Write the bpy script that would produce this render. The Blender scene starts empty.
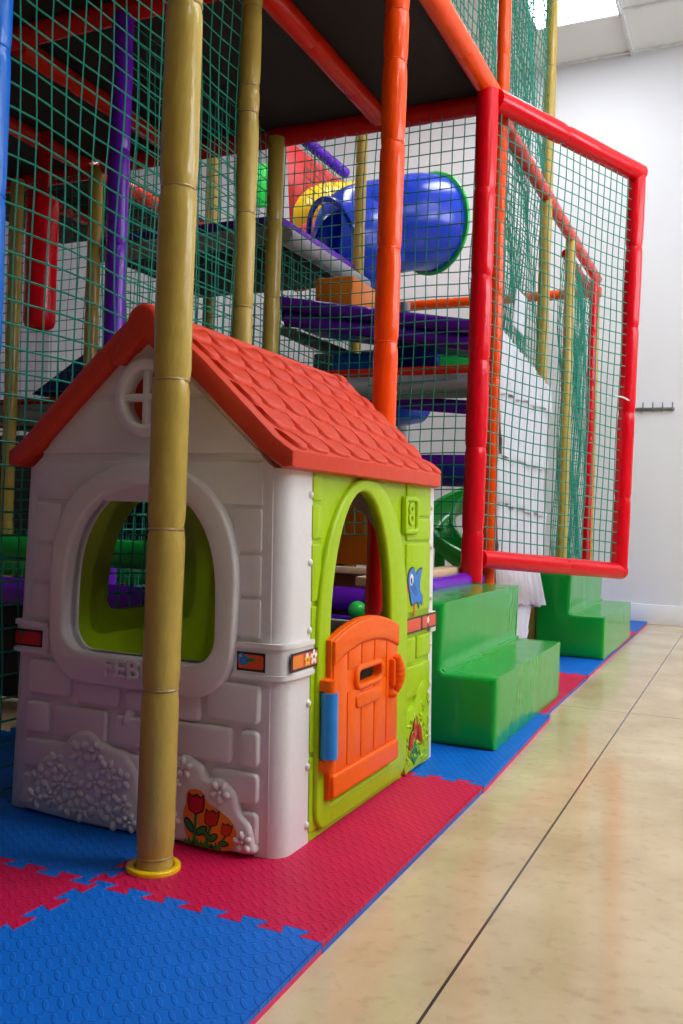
import bpy, bmesh, math, random
from mathutils import Vector, Matrix
from mathutils.geometry import tessellate_polygon
random.seed(7)
SC = bpy.context.scene
COL = SC.collection
PI = math.pi

# ------------------------------------------------------------------ camera
FPX, CX, CY, CAMZ = 909.0, 341.5, 512.0, 0.70
yaw, pitch, roll = math.radians(24.4), math.radians(0.3), math.radians(1.8)
Fv = Vector((-math.sin(yaw)*math.cos(pitch), math.cos(yaw)*math.cos(pitch), math.sin(pitch)))
R0 = Vector((math.cos(yaw), math.sin(yaw), 0)); U0 = R0.cross(Fv)
Rv = R0*math.cos(roll)+U0*math.sin(roll); Uv = -R0*math.sin(roll)+U0*math.cos(roll)
cam = bpy.data.cameras.new('camera'); cam.sensor_fit = 'HORIZONTAL'; cam.sensor_width = 36.0
cam.lens = FPX/683*36.0; cam.clip_start = 0.05; cam.clip_end = 100
camo = bpy.data.objects.new('camera', cam); COL.objects.link(camo)
camo.matrix_world = Matrix(((Rv.x, Uv.x, -Fv.x, 0), (Rv.y, Uv.y, -Fv.y, 0), (Rv.z, Uv.z, -Fv.z, CAMZ), (0, 0, 0, 1)))
SC.camera = camo
EYE = Vector((0, 0, CAMZ))
def ray(x, y): return Fv + Rv*((x-CX)/FPX) - Uv*((y-CY)/FPX)
def atX(x, y, X): r = ray(x, y); return EYE + r*(X/r.x)
def atY(x, y, Y): r = ray(x, y); return EYE + r*(Y/r.y)
def atZ(x, y, Z): r = ray(x, y); return EYE + r*((Z-CAMZ)/r.z)
def atD(x, y, D): return EYE + ray(x, y)*D

# ------------------------------------------------------------------ materials
def lin(c):
    c /= 255.0
    return c/12.92 if c <= 0.04045 else ((c+0.055)/1.055)**2.4
def rgb(t): return (lin(t[0]), lin(t[1]), lin(t[2]), 1)
MATS = {}
def mat(name, c, rough=0.4, bump=0.0, scale=20.0, stretch=(1, 1, 1), vary=0.08, coat=0.0, spec=0.5, metal=0.0, sub=0.0):
    if name in MATS: return MATS[name]
    m = bpy.data.materials.new(name); m.use_nodes = True
    n = m.node_tree.nodes; l = m.node_tree.links
    b = n['Principled BSDF']
    b.inputs['Roughness'].default_value = rough; b.inputs['Metallic'].default_value = metal
    b.inputs['Coat Weight'].default_value = coat; b.inputs['Coat Roughness'].default_value = 0.05
    b.inputs['Specular IOR Level'].default_value = spec
    tc = n.new('ShaderNodeTexCoord'); mp = n.new('ShaderNodeMapping'); mp.inputs['Scale'].default_value = stretch
    l.new(tc.outputs['Object'], mp.inputs['Vector'])
    ns = n.new('ShaderNodeTexNoise'); ns.inputs['Scale'].default_value = scale; ns.inputs['Detail'].default_value = 3
    l.new(mp.outputs['Vector'], ns.inputs['Vector'])
    rp = n.new('ShaderNodeValToRGB')
    k = rgb(c); rp.color_ramp.elements[0].position = 0.3; rp.color_ramp.elements[1].position = 0.7
    rp.color_ramp.elements[0].color = (k[0]*(1-vary), k[1]*(1-vary), k[2]*(1-vary), 1)
    rp.color_ramp.elements[1].color = (min(1, k[0]*(1+vary)), min(1, k[1]*(1+vary)), min(1, k[2]*(1+vary)), 1)
    l.new(ns.outputs['Fac'], rp.inputs['Fac']); l.new(rp.outputs['Color'], b.inputs['Base Color'])
    if bump > 0:
        bp = n.new('ShaderNodeBump'); bp.inputs['Strength'].default_value = 1.0; bp.inputs['Distance'].default_value = bump
        l.new(ns.outputs['Fac'], bp.inputs['Height']); l.new(bp.outputs['Normal'], b.inputs['Normal'])
    MATS[name] = m
    return m
def vinyl(name, c, rough=0.24, bump=0.006, scale=9):
    return mat(name, c, rough=rough, bump=bump, scale=scale, stretch=(1, 1, 0.55), vary=0.05, coat=0.12, spec=0.25)
M = {}
M['tan'] = vinyl('tan_vinyl', (188, 160, 76), bump=0.0018, scale=46, rough=.2)
M['orange'] = vinyl('orange_vinyl', (250, 78, 4), bump=0.003, scale=30)
M['redorange'] = vinyl('red_orange_vinyl', (222, 40, 14))
M['red'] = vinyl('red_vinyl', (218, 6, 26), bump=0.003, scale=30)
M['beamred'] = vinyl('deep_red_vinyl', (200, 10, 16))
M['purple'] = vinyl('purple_vinyl', (104, 28, 180), bump=.003, scale=24)
M['bluevinyl'] = vinyl('blue_vinyl', (8, 100, 200))
M['navy'] = vinyl('navy_vinyl', (44, 46, 150), rough=0.4)
M['grey'] = vinyl('grey_vinyl', (146, 146, 152), rough=0.45)
M['greenv'] = vinyl('green_vinyl', (10, 158, 54), rough=0.2, bump=0.004, scale=7)
M['orangefoam'] = vinyl('orange_block_vinyl', (245, 130, 20), rough=0.4)
M['net'] = mat('teal_net_cord', (4, 132, 108), rough=0.7, vary=0.1)
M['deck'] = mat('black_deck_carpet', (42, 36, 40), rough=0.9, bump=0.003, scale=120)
M['housewhite'] = mat('white_moulded_plastic', (226, 220, 218), rough=0.4, spec=.35, vary=0.015, scale=60, bump=0.0006)
M['lime'] = mat('lime_moulded_plastic', (166, 200, 10), rough=0.38, vary=0.03, scale=50, bump=0.0006, spec=.25)
M['roof'] = mat('coral_red_moulded_plastic', (213, 66, 42), spec=.25, rough=0.42, vary=0.04, scale=50, bump=0.0006)
M['dooror'] = mat('orange_moulded_plastic', (246, 98, 0), rough=0.38, vary=0.03, scale=50, bump=0.0006, spec=.25)
M['hinge'] = mat('blue_moulded_plastic', (26, 132, 214), rough=0.35)
M['yellow'] = mat('yellow_plastic', (245, 200, 10), rough=0.3)
M['tubeblue'] = mat('blue_slide_plastic', (20, 62, 205), rough=0.22, vary=0.03, scale=5)
M['tubegreen'] = mat('green_slide_plastic', (44, 205, 78), rough=0.25, vary=0.03)
M['tubered'] = mat('red_slide_plastic', (205, 40, 45), rough=0.35)
M['plank'] = mat('pale_wood', (226, 190, 150), rough=0.5, stretch=(8, 1, 8), scale=6, vary=0.12)
M['tie'] = mat('clear_cable_tie', (168, 138, 84), rough=0.3)
M['whitecloth'] = mat('white_pleated_cloth', (214, 214, 224), rough=0.6, bump=0.008, scale=16, vary=0.02)
M['steel'] = mat('grey_steel', (130, 132, 135), rough=0.35, metal=0.7)
M['screw'] = mat('white_screw_cap', (225, 220, 215), rough=0.4)
M['paint'] = mat('white_wall_paint', (226, 227, 232), rough=0.7, vary=0.01, scale=2, bump=0.0008)
M['trim'] = mat('white_trim_paint', (232, 233, 238), rough=0.4, vary=0.01)
M['tile'] = mat('ceiling_tile', (222, 224, 222), rough=0.9, vary=0.03, scale=90, bump=0.001)
M['tbar'] = mat('ceiling_grid_metal', (208, 210, 210), rough=0.5)
M['s_black'] = mat('sticker_black', (28, 22, 24), rough=0.35)
M['s_red'] = mat('sticker_red', (200, 24, 30), rough=0.35)
M['s_brick'] = mat('sticker_brick', (226, 78, 40), rough=0.35)
M['s_orange'] = mat('sticker_orange', (238, 130, 40), rough=0.35)
M['s_green'] = mat('sticker_green', (40, 130, 60), rough=0.35)
M['s_blue'] = mat('sticker_blue', (30, 120, 205), rough=0.35)
M['s_white'] = mat('sticker_white', (240, 240, 240), rough=0.35)
M['s_yellow'] = mat('sticker_yellow', (245, 205, 40), rough=0.35)

def emis(name, c, s):
    m = bpy.data.materials.new(name); m.use_nodes = True
    b = m.node_tree.nodes['Principled BSDF']
    b.inputs['Base Color'].default_value = (0.9, 0.9, 0.9, 1)
    b.inputs['Emission Color'].default_value = c; b.inputs['Emission Strength'].default_value = s
    return m

class NB:
    """tiny helper for math node chains"""
    def __init__(s, m): s.n = m.node_tree.nodes; s.l = m.node_tree.links
    def m(s, op, a, b=None, c=None):
        x = s.n.new('ShaderNodeMath'); x.operation = op
        for i, v in enumerate((a, b, c)):
            if v is None: continue
            if isinstance(v, (int, float)): x.inputs[i].default_value = v
            else: s.l.new(v, x.inputs[i])
        return x.outputs[0]
def foam_mat(name, c):
    """EVA foam with the diamond-tread emboss, turned 45 degrees"""
    m = mat(name, c, rough=0.5, vary=0.06, scale=12, spec=0.25)
    k = NB(m); n = k.n; l = k.l
    b = n['Principled BSDF']
    tc = n.new('ShaderNodeTexCoord'); sp = n.new('ShaderNodeSeparateXYZ'); l.new(tc.outputs['Object'], sp.inputs[0])
    x, y = sp.outputs[0], sp.outputs[1]
    v = k.m('DIVIDE', k.m('SUBTRACT', y, x), 0.040*1.414); u = k.m('ADD', k.m('DIVIDE', k.m('ADD', x, y), 0.0205*1.414), k.m('MULTIPLY', k.m('FLOOR', v), 0.5))
    fu = k.m('SUBTRACT', k.m('FRACT', u), 0.5); fv = k.m('SUBTRACT', k.m('FRACT', v), 0.5)
    def ell(a, bb, ra, rb):
        q = k.m('ADD', k.m('POWER', k.m('DIVIDE', a, ra), 2.0), k.m('POWER', k.m('DIVIDE', bb, rb), 2.0))
        return k.m('MAXIMUM', k.m('SUBTRACT', 1.0, q), 0.0)
    au = k.m('ABSOLUTE', fu); av = k.m('ABSOLUTE', fv)
    e2 = ell(au, av, 0.22, 0.40); rv = k.m('SUBTRACT', 0.5, av)
    e1 = ell(k.m('SUBTRACT', fu, 0.05), k.m('ADD', k.m('SUBTRACT', av, 0.47), k.m('MULTIPLY', fu, 0.06)), 0.45, 0.06)
    h = k.m('MAXIMUM', k.m('MULTIPLY', e1, 0.8), e2)
    h = k.m('MINIMUM', k.m('MULTIPLY', h, 2.2), 1.0)
    bp = n.new('ShaderNodeBump'); bp.inputs['Distance'].default_value = 0.0017; bp.inputs['Strength'].default_value = 0.9
    l.new(h, bp.inputs['Height']); l.new(bp.outputs['Normal'], b.inputs['Normal'])
    return m
M['eva_blue'] = foam_mat('blue_foam', (0, 104, 206))
M['eva_red'] = foam_mat('crimson_foam', (204, 18, 74))
M['eva_blue_p'] = mat('blue_foam_edge', (20, 90, 185), rough=0.6)
M['eva_red_p'] = mat('crimson_foam_edge', (214, 40, 96), rough=0.6)

def concrete():
    m = bpy.data.materials.new('polished_concrete'); m.use_nodes = True
    k = NB(m); n = k.n; l = k.l; b = n['Principled BSDF']
    tc = n.new('ShaderNodeTexCoord'); sp = n.new('ShaderNodeSeparateXYZ'); l.new(tc.outputs['Object'], sp.inputs[0])
    x, y = sp.outputs[0], sp.outputs[1]
    n1 = n.new('ShaderNodeTexNoise'); n1.inputs['Scale'].default_value = 2.2; n1.inputs['Detail'].default_value = 8; n1.inputs['Roughness'].default_value = 0.65
    l.new(tc.outputs['Object'], n1.inputs['Vector'])
    r = n.new('ShaderNodeValToRGB'); e = r.color_ramp.elements
    e[0].position = 0.30; e[0].color = rgb((190, 164, 124)); e[1].position = 0.72; e[1].color = rgb((222, 200, 162))
    l.new(n1.outputs['Fac'], r.inputs['Fac'])
    n2 = n.new('ShaderNodeTexNoise'); n2.inputs['Scale'].default_value = 38; n2.inputs['Detail'].default_value = 5
    l.new(tc.outputs['Object'], n2.inputs['Vector'])
    r2 = n.new('ShaderNodeValToRGB'); r2.color_ramp.elements[0].position = 0.28; r2.color_ramp.elements[0].color = (0.80, 0.78, 0.74, 1)
    r2.color_ramp.elements[1].position = 0.45; r2.color_ramp.elements[1].color = (1, 1, 1, 1)
    l.new(n2.outputs['Fac'], r2.inputs['Fac'])
    mx = n.new('ShaderNodeMix'); mx.data_type = 'RGBA'; mx.blend_type = 'MULTIPLY'; mx.inputs[0].default_value = 0.6
    l.new(r.outputs['Color'], mx.inputs[6]); l.new(r2.outputs['Color'], mx.inputs[7])
    # sawn joints, 2.4 m apart in x, 2.4 m in y
    def line(c, off, per, hw):
        d = k.m('ABSOLUTE', k.m('SUBTRACT', k.m('FLOORED_MODULO', k.m('SUBTRACT', c, off-per/2), per), per/2))
        return k.m('LESS_THAN', d, hw)
    j = k.m('MAXIMUM', line(x, -0.4175, 3.4, 0.0026), line(y, 3.655, 4.2, 0.0020))
    mj = n.new('ShaderNodeMix'); mj.data_type = 'RGBA'; mj.blend_type = 'MIX'
    l.new(j, mj.inputs[0]); l.new(mx.outputs[2], mj.inputs[6]); mj.inputs[7].default_value = rgb((70, 64, 56))
    l.new(mj.outputs[2], b.inputs['Base Color'])
    rr = k.m('ADD', k.m('MULTIPLY', n1.outputs['Fac'], 0.16), 0.05); l.new(rr, b.inputs['Roughness'])
    bp = n.new('ShaderNodeBump'); bp.inputs['Distance'].default_value = 0.0006; bp.inputs['Strength'].default_value = 0.6
    l.new(n1.outputs['Fac'], bp.inputs['Height']); l.new(bp.outputs['Normal'], b.inputs['Normal'])
    return m
M['concrete'] = concrete()
def glass_mat():
    m = bpy.data.materials.new('window_glass'); m.use_nodes = True
    n = m.node_tree.nodes; l = m.node_tree.links
    t = n.new('ShaderNodeBsdfTransparent'); g = n.new('ShaderNodeBsdfGlossy'); g.inputs['Roughness'].default_value = 0.02
    x = n.new('ShaderNodeMixShader'); x.inputs[0].default_value = 0.06
    l.new(t.outputs[0], x.inputs[1]); l.new(g.outputs[0], x.inputs[2]); l.new(x.outputs[0], n['Material Output'].inputs['Surface'])
    return m
M['glass'] = glass_mat()

# ------------------------------------------------------------------ mesh helpers
def offset_loop(pts, d):
    """move a loop to its left by d (inward for a CCW outer, outward-of-hole for a CW hole)"""
    n = len(pts); out = []
    for i in range(n):
        a, b, c = Vector(pts[i-1]), Vector(pts[i]), Vector(pts[(i+1) % n])
        e1 = (b-a); e2 = (c-b)
        if e1.length < 1e-9 or e2.length < 1e-9: out.append(tuple(b)); continue
        e1.normalize(); e2.normalize()
        n1 = Vector((-e1.y, e1.x)); n2 = Vector((-e2.y, e2.x))
        mv = n1+n2; q = mv.length_squared
        mv = n1 if q < 0.15 else mv*(2.0/q)
        if mv.length > 2.0: mv = mv.normalized()*2.0
        p = b + mv*d; out.append((p.x, p.y))
    return out
def area(p): return 0.5*sum(p[i-1][0]*p[i][1]-p[i][0]*p[i-1][1] for i in range(len(p)))
def ccw(p): return list(p) if area(p) > 0 else list(p)[::-1]
def cw(p): return list(p) if area(p) < 0 else list(p)[::-1]

TAPER = None
class MB:
    def __init__(s): s.v = []; s.f = []; s.mi = []; s.mats = []
    def _m(s, m):
        if m is None: m = s.mats[0] if s.mats else None
        if m not in s.mats: s.mats.append(m)
        return s.mats.index(m)
    def add(s, vs, fs, m, T=None):
        o = len(s.v); k = s._m(m)
        for p in vs:
            p = Vector(p)
            s.v.append(T(p) if T else p)
        for f in fs: s.f.append([o+i for i in f]); s.mi.append(k)
    def box(s, x0, x1, y0, y1, z0, z1, m, bev=0.0, seg=2, T=None):
        bm = bmesh.new(); bmesh.ops.create_cube(bm, size=1.0)
        for v in bm.verts:
            v.co = Vector(((x0+x1)/2+v.co.x*(x1-x0), (y0+y1)/2+v.co.y*(y1-y0), (z0+z1)/2+v.co.z*(z1-z0)))
        if bev > 0: bmesh.ops.bevel(bm, geom=bm.edges[:], offset=bev, segments=seg, profile=0.5, affect='EDGES')
        bm.verts.ensure_lookup_table()
        s.add([v.co.copy() for v in bm.verts], [[v.index for v in f.verts] for f in bm.faces], m, T); bm.free()
    def plate(s, outer, holes, w0, w1, bev, m, T, seg=3):
        """extruded outline with rounded front edges: loops in (u,v), depth w"""
        loops = [ccw(outer)]+[cw(h) for h in holes]
        rings = [(w0, 0.0), (w1-bev, 0.0)]
        if bev > 0:
            for i in range(1, seg+1):
                t = i/seg*PI/2
                rings.append((w1-bev+bev*math.sin(t), bev*(1-math.cos(t))))
        else: rings[1] = (w1, 0.0)
        vs = []; fs = []; idx = []
        for lp in loops:
            ring_ids = []
            for w, d in rings:
                q = lp if d == 0 else offset_loop(lp, d)
                ring_ids.append(list(range(len(vs), len(vs)+len(q))))
                vs += [(p[0], p[1], w) for p in q]
            for a, b in zip(ring_ids, ring_ids[1:]):
                n = len(a)
                for i in range(n): fs.append([a[i], a[(i+1) % n], b[(i+1) % n], b[i]])
            idx.append(ring_ids)
        for which in (-1, 0):
            flat = [i for r in idx for i in r[which]]
            polys = [[Vector((vs[i][0], vs[i][1], 0)) for i in r[which]] for r in idx]
            for t in tessellate_polygon(polys): fs.append([flat[i] for i in t])
        s.add(vs, fs, m, T)
    def tube(s, pts, r, m, seg=8, cap=True, T=None):
        pts = [Vector(p) for p in pts]; n = len(pts); rr = r if isinstance(r, (list, tuple)) else [r]*n
        vs = []; fs = []
        up = None
        for i, p in enumerate(pts):
            d = (pts[min(i+1, n-1)]-pts[max(i-1, 0)]).normalized()
            if up is None:
                up = Vector((0, 0, 1)) if abs(d.z) < 0.9 else Vector((1, 0, 0))
            a = d.cross(up)
            if a.length < 1e-6: a = d.cross(Vector((0.3, 1, 0.2)))
            a.normalize(); b = a.cross(d).normalized(); up = b
            for k in range(seg):
                t = 2*PI*k/seg
                vs.append(p+a*(math.cos(t)*rr[i])+b*(math.sin(t)*rr[i]))
        for i in range(n-1):
            for k in range(seg):
                a = i*seg+k; b = i*seg+(k+1) % seg
                fs.append([a, b, b+seg, a+seg])
        if cap: fs.append(list(range(seg))[::-1]); fs.append([(n-1)*seg+k for k in range(seg)])
        s.add(vs, fs, m, T)
    def ellip(s, c, ru, rv, rw, rot, m, T, nu=8, nv=4):
        """half ellipsoid bump: centre (u,v,w)"""
        vs = []; fs = []
        for j in range(nv):
            t = j/nv*PI/2
            for i in range(nu):
                p = 2*PI*i/nu
                a = math.cos(p)*math.cos(t)*ru; b = math.sin(p)*math.cos(t)*rv
                vs.append((c[0]+a*math.cos(rot)-b*math.sin(rot), c[1]+a*math.sin(rot)+b*math.cos(rot), c[2]+rw*math.sin(t)))
        vs.append((c[0], c[1], c[2]+rw)); top = len(vs)-1
        for j in range(nv-1):
            for i in range(nu):
                a = j*nu+i; b = j*nu+(i+1) % nu
                fs.append([a, b, b+nu, a+nu])
        for i in range(nu): fs.append([(nv-1)*nu+i, (nv-1)*nu+(i+1) % nu, top])
        fs.append(list(range(nu))[::-1])
        s.add(vs, fs, m, T)
    def build(s, name, parent=None, label=None, angle=35, flat=False, origin=None):
        if TAPER:
            for v in s.v:
                k = TAPER[1] if v.x < TAPER[0] else TAPER[2]
                v.x = TAPER[0]+(v.x-TAPER[0])*(1-k*min(max(v.z/0.8, 0), 1.3))
        me = bpy.data.meshes.new(name)
        o0 = Vector(origin) if origin is not None else Vector((0, 0, 0))
        me.from_pydata([v-o0 for v in s.v], [], s.f)
        for m in s.mats: me.materials.append(m)
        me.polygons.foreach_set('material_index', s.mi)
        bm = bmesh.new(); bm.from_mesh(me); bmesh.ops.recalc_face_normals(bm, faces=bm.faces[:]); bm.to_mesh(me); bm.free()
        if not flat:
            me.polygons.foreach_set('use_smooth', [True]*len(me.polygons))
            me.set_sharp_from_angle(angle=math.radians(angle))
        me.update()
        o = bpy.data.objects.new(name, me); COL.objects.link(o)
        if parent is not None:
            o.parent = parent
            if origin is None: o.matrix_parent_inverse = parent_world(parent).inverted()
            else: o.location = parent_world(parent).inverted() @ o0
        else: o.location = o0
        if label: o['label'] = label
        return o
def parent_world(o):
    m = o.matrix_basis.copy(); p = o.parent; c = o
    while p is not None:
        m = p.matrix_basis @ c.matrix_parent_inverse @ m; c = p; p = p.parent
    return m
def tag(o, label, cat, group=None, kind=None):
    o['label'] = label; o['category'] = cat
    if group: o['group'] = group
    if kind: o['kind'] = kind
    return o
def thing(name, label, cat, loc=(0, 0, 0), group=None):
    o = bpy.data.objects.new(name, None); o.empty_display_size = 0.1; COL.objects.link(o); o.location = loc
    return tag(o, label, cat, group)
def struct(o, label=None):
    o['kind'] = 'structure'
    if label: o['label'] = label
    return o
def arc(cx, cy, rx, ry, a0, a1, n):
    return [(cx+rx*math.cos(math.radians(a0+(a1-a0)*i/n)), cy+ry*math.sin(math.radians(a0+(a1-a0)*i/n))) for i in range(n+1)]
def rrect(x0, x1, y0, y1, r, n=4):
    r = min(r, (x1-x0)/2.01, (y1-y0)/2.01)
    return arc(x1-r, y0+r, r, r, -90, 0, n)+arc(x1-r, y1-r, r, r, 0, 90, n)+arc(x0+r, y1-r, r, r, 90, 180, n)+arc(x0+r, y0+r, r, r, 180, 270, n)
def smooth_loop(pts, n=5):
    """closed Catmull-Rom"""
    out = []; N = len(pts)
    for i in range(N):
        p0, p1, p2, p3 = [Vector(pts[(i+k-1) % N]) for k in range(4)]
        for j in range(n):
            t = j/n
            q = 0.5*((2*p1)+(p2-p0)*t+(2*p0-5*p1+4*p2-p3)*t*t+(3*p1-p0-3*p2+p3)*t**3)
            out.append(tuple(q))
    return out
def spline(pts, n=8):
    pts = [Vector(p) for p in pts]; P = [2*pts[0]-pts[1]]+pts+[2*pts[-1]-pts[-2]]; out = []
    for i in range(1, len(P)-2):
        p0, p1, p2, p3 = P[i-1:i+3]
        for j in range(n):
            t = j/n
            out.append(0.5*((2*p1)+(p2-p0)*t+(2*p0-5*p1+4*p2-p3)*t*t+(3*p1-p0-3*p2+p3)*t**3))
    out.append(pts[-1]); return out
def text_mesh(txt, size, ext, bev=0.0):
    cu = bpy.data.curves.new('txt', 'FONT'); cu.body = txt; cu.size = size; cu.extrude = ext; cu.bevel_depth = bev; cu.resolution_u = 3
    cu.space_character = 1.08; cu.align_x = 'CENTER'; cu.align_y = 'CENTER'
    o = bpy.data.objects.new('txt', cu); COL.objects.link(o)
    me = bpy.data.meshes.new_from_object(o.evaluated_get(bpy.context.evaluated_depsgraph_get()))
    vs = [v.co.copy() for v in me.vertices]; fs = [list(p.vertices) for p in me.polygons]
    bpy.data.objects.remove(o); bpy.data.curves.remove(cu); bpy.data.meshes.remove(me)
    return vs, fs
TXT_LOGO = text_mesh('FEBER', 0.058, 0.008, 0.0016)
TXT_EIGHT = text_mesh('8', 0.082, 0.003, 0.002)

# ------------------------------------------------------------------ padded poles / beams
def sleeve_mesh(L, r, rng, pinch0=True, pinch1=True, seg=20):
    """one length of padding along +Z, drawn in at the tied ends"""
    n = max(6, int(L/0.022)); vs = []; fs = []
    ph = [rng.random()*6.28 for _ in range(4)]
    for i in range(n+1):
        z = L*i/n
        d = min(z if pinch0 else 9, (L-z) if pinch1 else 9)
        e = math.exp(-(d/0.014))
        base = r*(1-0.10*e+0.012*math.sin(z*17+ph[3]))
        for k in range(seg):
            t = 2*PI*k/seg
            w = 0.05*math.exp(-d/0.035)*math.sin(5*t+ph[0])*math.sin(2*t+ph[1])+0.008*math.sin(3*t+ph[2]+z*9)
            vs.append((base*(1+w)*math.cos(t), base*(1+w)*math.sin(t), z))
    for i in range(n):
        for k in range(seg):
            a = i*seg+k; b = i*seg+(k+1) % seg
            fs.append([a, b, b+seg, a+seg])
    fs.append(list(range(seg))[::-1]); fs.append([n*seg+k for k in range(seg)])
    return vs, fs
def ring_mesh(r, t, seg=20):
    vs = []; fs = []
    for i in range(seg):
        a = 2*PI*i/seg
        for k in range(5):
            b = 2*PI*k/5
            vs.append(((r+t*math.cos(b))*math.cos(a), (r+t*math.cos(b))*math.sin(a), 1.5*t*math.sin(b)))
    for i in range(seg):
        for k in range(5):
            fs.append([i*5+k, ((i+1) % seg)*5+k, ((i+1) % seg)*5+(k+1) % 5, i*5+(k+1) % 5])
    return vs, fs
def padded(name, label, cat, p0, p1, r, m, group=None, seams=None, pitch_=0.36, ties=True, parent=None, mats=None, off=None):
    p0 = Vector(p0); p1 = Vector(p1); L = (p1-p0).length; d = (p1-p0).normalized()
    if parent is None:
        root = thing(name, label, cat, p0, group)
    else:
        root = bpy.data.objects.new(name, None); COL.objects.link(root); root.parent = parent; root.location = p0-parent.location
    root.rotation_mode = 'QUATERNION'; root.rotation_quaternion = Vector((0, 0, 1)).rotation_difference(d)
    rng = random.Random(hash((round(p0.x*100), round(p0.y*100), round(L*100))) & 0xffff)
    if seams is None:
        seams = []; z = pitch_*(0.5+0.5*rng.random()) if off is None else off
        while z < L-0.08: seams.append(z); z += pitch_*(0.94+0.12*rng.random())
    cuts = [0]+[s for s in seams if 0.02 < s < L-0.02]+[L]
    for i, (a, b) in enumerate(zip(cuts, cuts[1:])):
        mb = MB(); vs, fs = sleeve_mesh(b-a, r, rng, i > 0, i < len(cuts)-2)
        mb.add([(v[0], v[1], v[2]+a) for v in vs], fs, mats[min(i, len(mats)-1)] if mats else m)
        o = mb.build('padding_sleeve'); o.parent = root
    if ties:
        for s_ in cuts[1:-1]:
            mb = MB(); vs, fs = ring_mesh(r*0.905, 0.0022)
            mb.add([(v[0], v[1], v[2]+s_) for v in vs], fs, M['tie'] if m is M['tan'] else m)
            o = mb.build('cable_tie'); o.parent = root
    return root
def net(label, o, u, v, lu, lv, group, sp=0.05, r=0.0026, amp=0.006, name='safety_net', seed=1, quad=None):
    """knotted cord net as real cords; o corner, u/v unit directions; or quad = 4 corners"""
    rng = random.Random(seed); mb = MB()
    if quad is None:
        o = Vector(o); u = Vector(u); v = Vector(v)
        quad = [o, o+u*lu, o+u*lu+v*lv, o+v*lv]
    q = [Vector(p) for p in quad]
    lu = ((q[1]-q[0]).length+(q[2]-q[3]).length)/2; lv = ((q[3]-q[0]).length+(q[2]-q[1]).length)/2
    nn = (q[1]-q[0]).cross(q[3]-q[0]).normalized()
    ph = [rng.random()*6.28 for _ in range(8)]
    def P(a, b):
        p = q[0]*(1-a)*(1-b)+q[1]*a*(1-b)+q[2]*a*b+q[3]*(1-a)*b
        ew = math.sin(PI*min(max(a, 0), 1)); eh = math.sin(PI*min(max(b, 0), 1))
        w = amp*(math.sin(a*lu*7+ph[0])*math.cos(b*lv*5+ph[1])+0.7*math.sin(a*lu*13+b*lv*9+ph[2]))
        du = 0.006*math.sin(b*lv*6+ph[3]+a*3)*ew; dv = (-0.010*ew*0.8+0.006*math.sin(a*lu*9+ph[4]+b*5))*eh
        return p+nn*w+(q[1]-q[0]).normalized()*du+(q[3]-q[0]).normalized()*dv
    nu = max(1, round(lu/sp)); nv = max(1, round(lv/sp))
    su = max(4, int(lu/0.11)); sv = max(4, int(lv/0.14))
    for i in range(nu+1): mb.tube([P(i/nu, k/sv) for k in range(sv+1)], r, M['net'], seg=4)
    for j in range(nv+1): mb.tube([P(k/su, j/nv) for k in range(su+1)], r, M['net'], seg=4)
    ob = mb.build(name, origin=q[0], angle=80)
    return tag(ob, label, 'net', group)

# ================================================================== ROOM
ZF = -0.02; YB = 7.08; ZC = 4.237; XL = -6.5; XR = 3.4; YN = -3.6
mb = MB(); mb.box(XL-.1, XR+.1, YN-.1, YB+.1, ZF-0.1, ZF, M['concrete']); struct(mb.build('floor', flat=True))
mb = MB(); mb.box(XL-.1, XR+.1, YN-.1, YB+.1, ZC+0.02, ZC+0.12, M['tile']); struct(mb.build('ceiling', flat=True))
mb = MB()
x = -0.925-1.2*5
while x < XR: mb.box(x-0.012, x+0.012, YN, YB, ZC, ZC+0.02, M['tbar']); x += 1.2
y = 6.44-0.6*17
while y < YB: mb.box(XL, XR, y-0.012, y+0.012, ZC+0.004, ZC+0.021, M['tbar']); y += 0.6
struct(mb.build('trim_ceiling_grid', flat=True))
mb = MB(); mb.box(XL-.1, XR+.1, YB, YB+0.12, ZF, ZC+0.02, M['paint']); struct(mb.build('wall_back', flat=True))
mb = MB(); mb.box(XL-.12, XL, YN, YB, ZF, ZC+0.02, mat('grey_wall_paint', (150, 150, 156), rough=.7)); struct(mb.build('wall_left', flat=True))
mb = MB(); mb.box(XL-.1, XR+.1, YN-.12, YN, ZF, ZC+0.02, mat('slate_wall_paint', (100, 100, 106), rough=.8)); struct(mb.build('wall_front', flat=True))
mb = MB(); mb.box(XL, XR, YB-0.016, YB, ZF, 0.125, M['trim'], bev=0.004); struct(mb.build('baseboard_back'))
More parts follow.
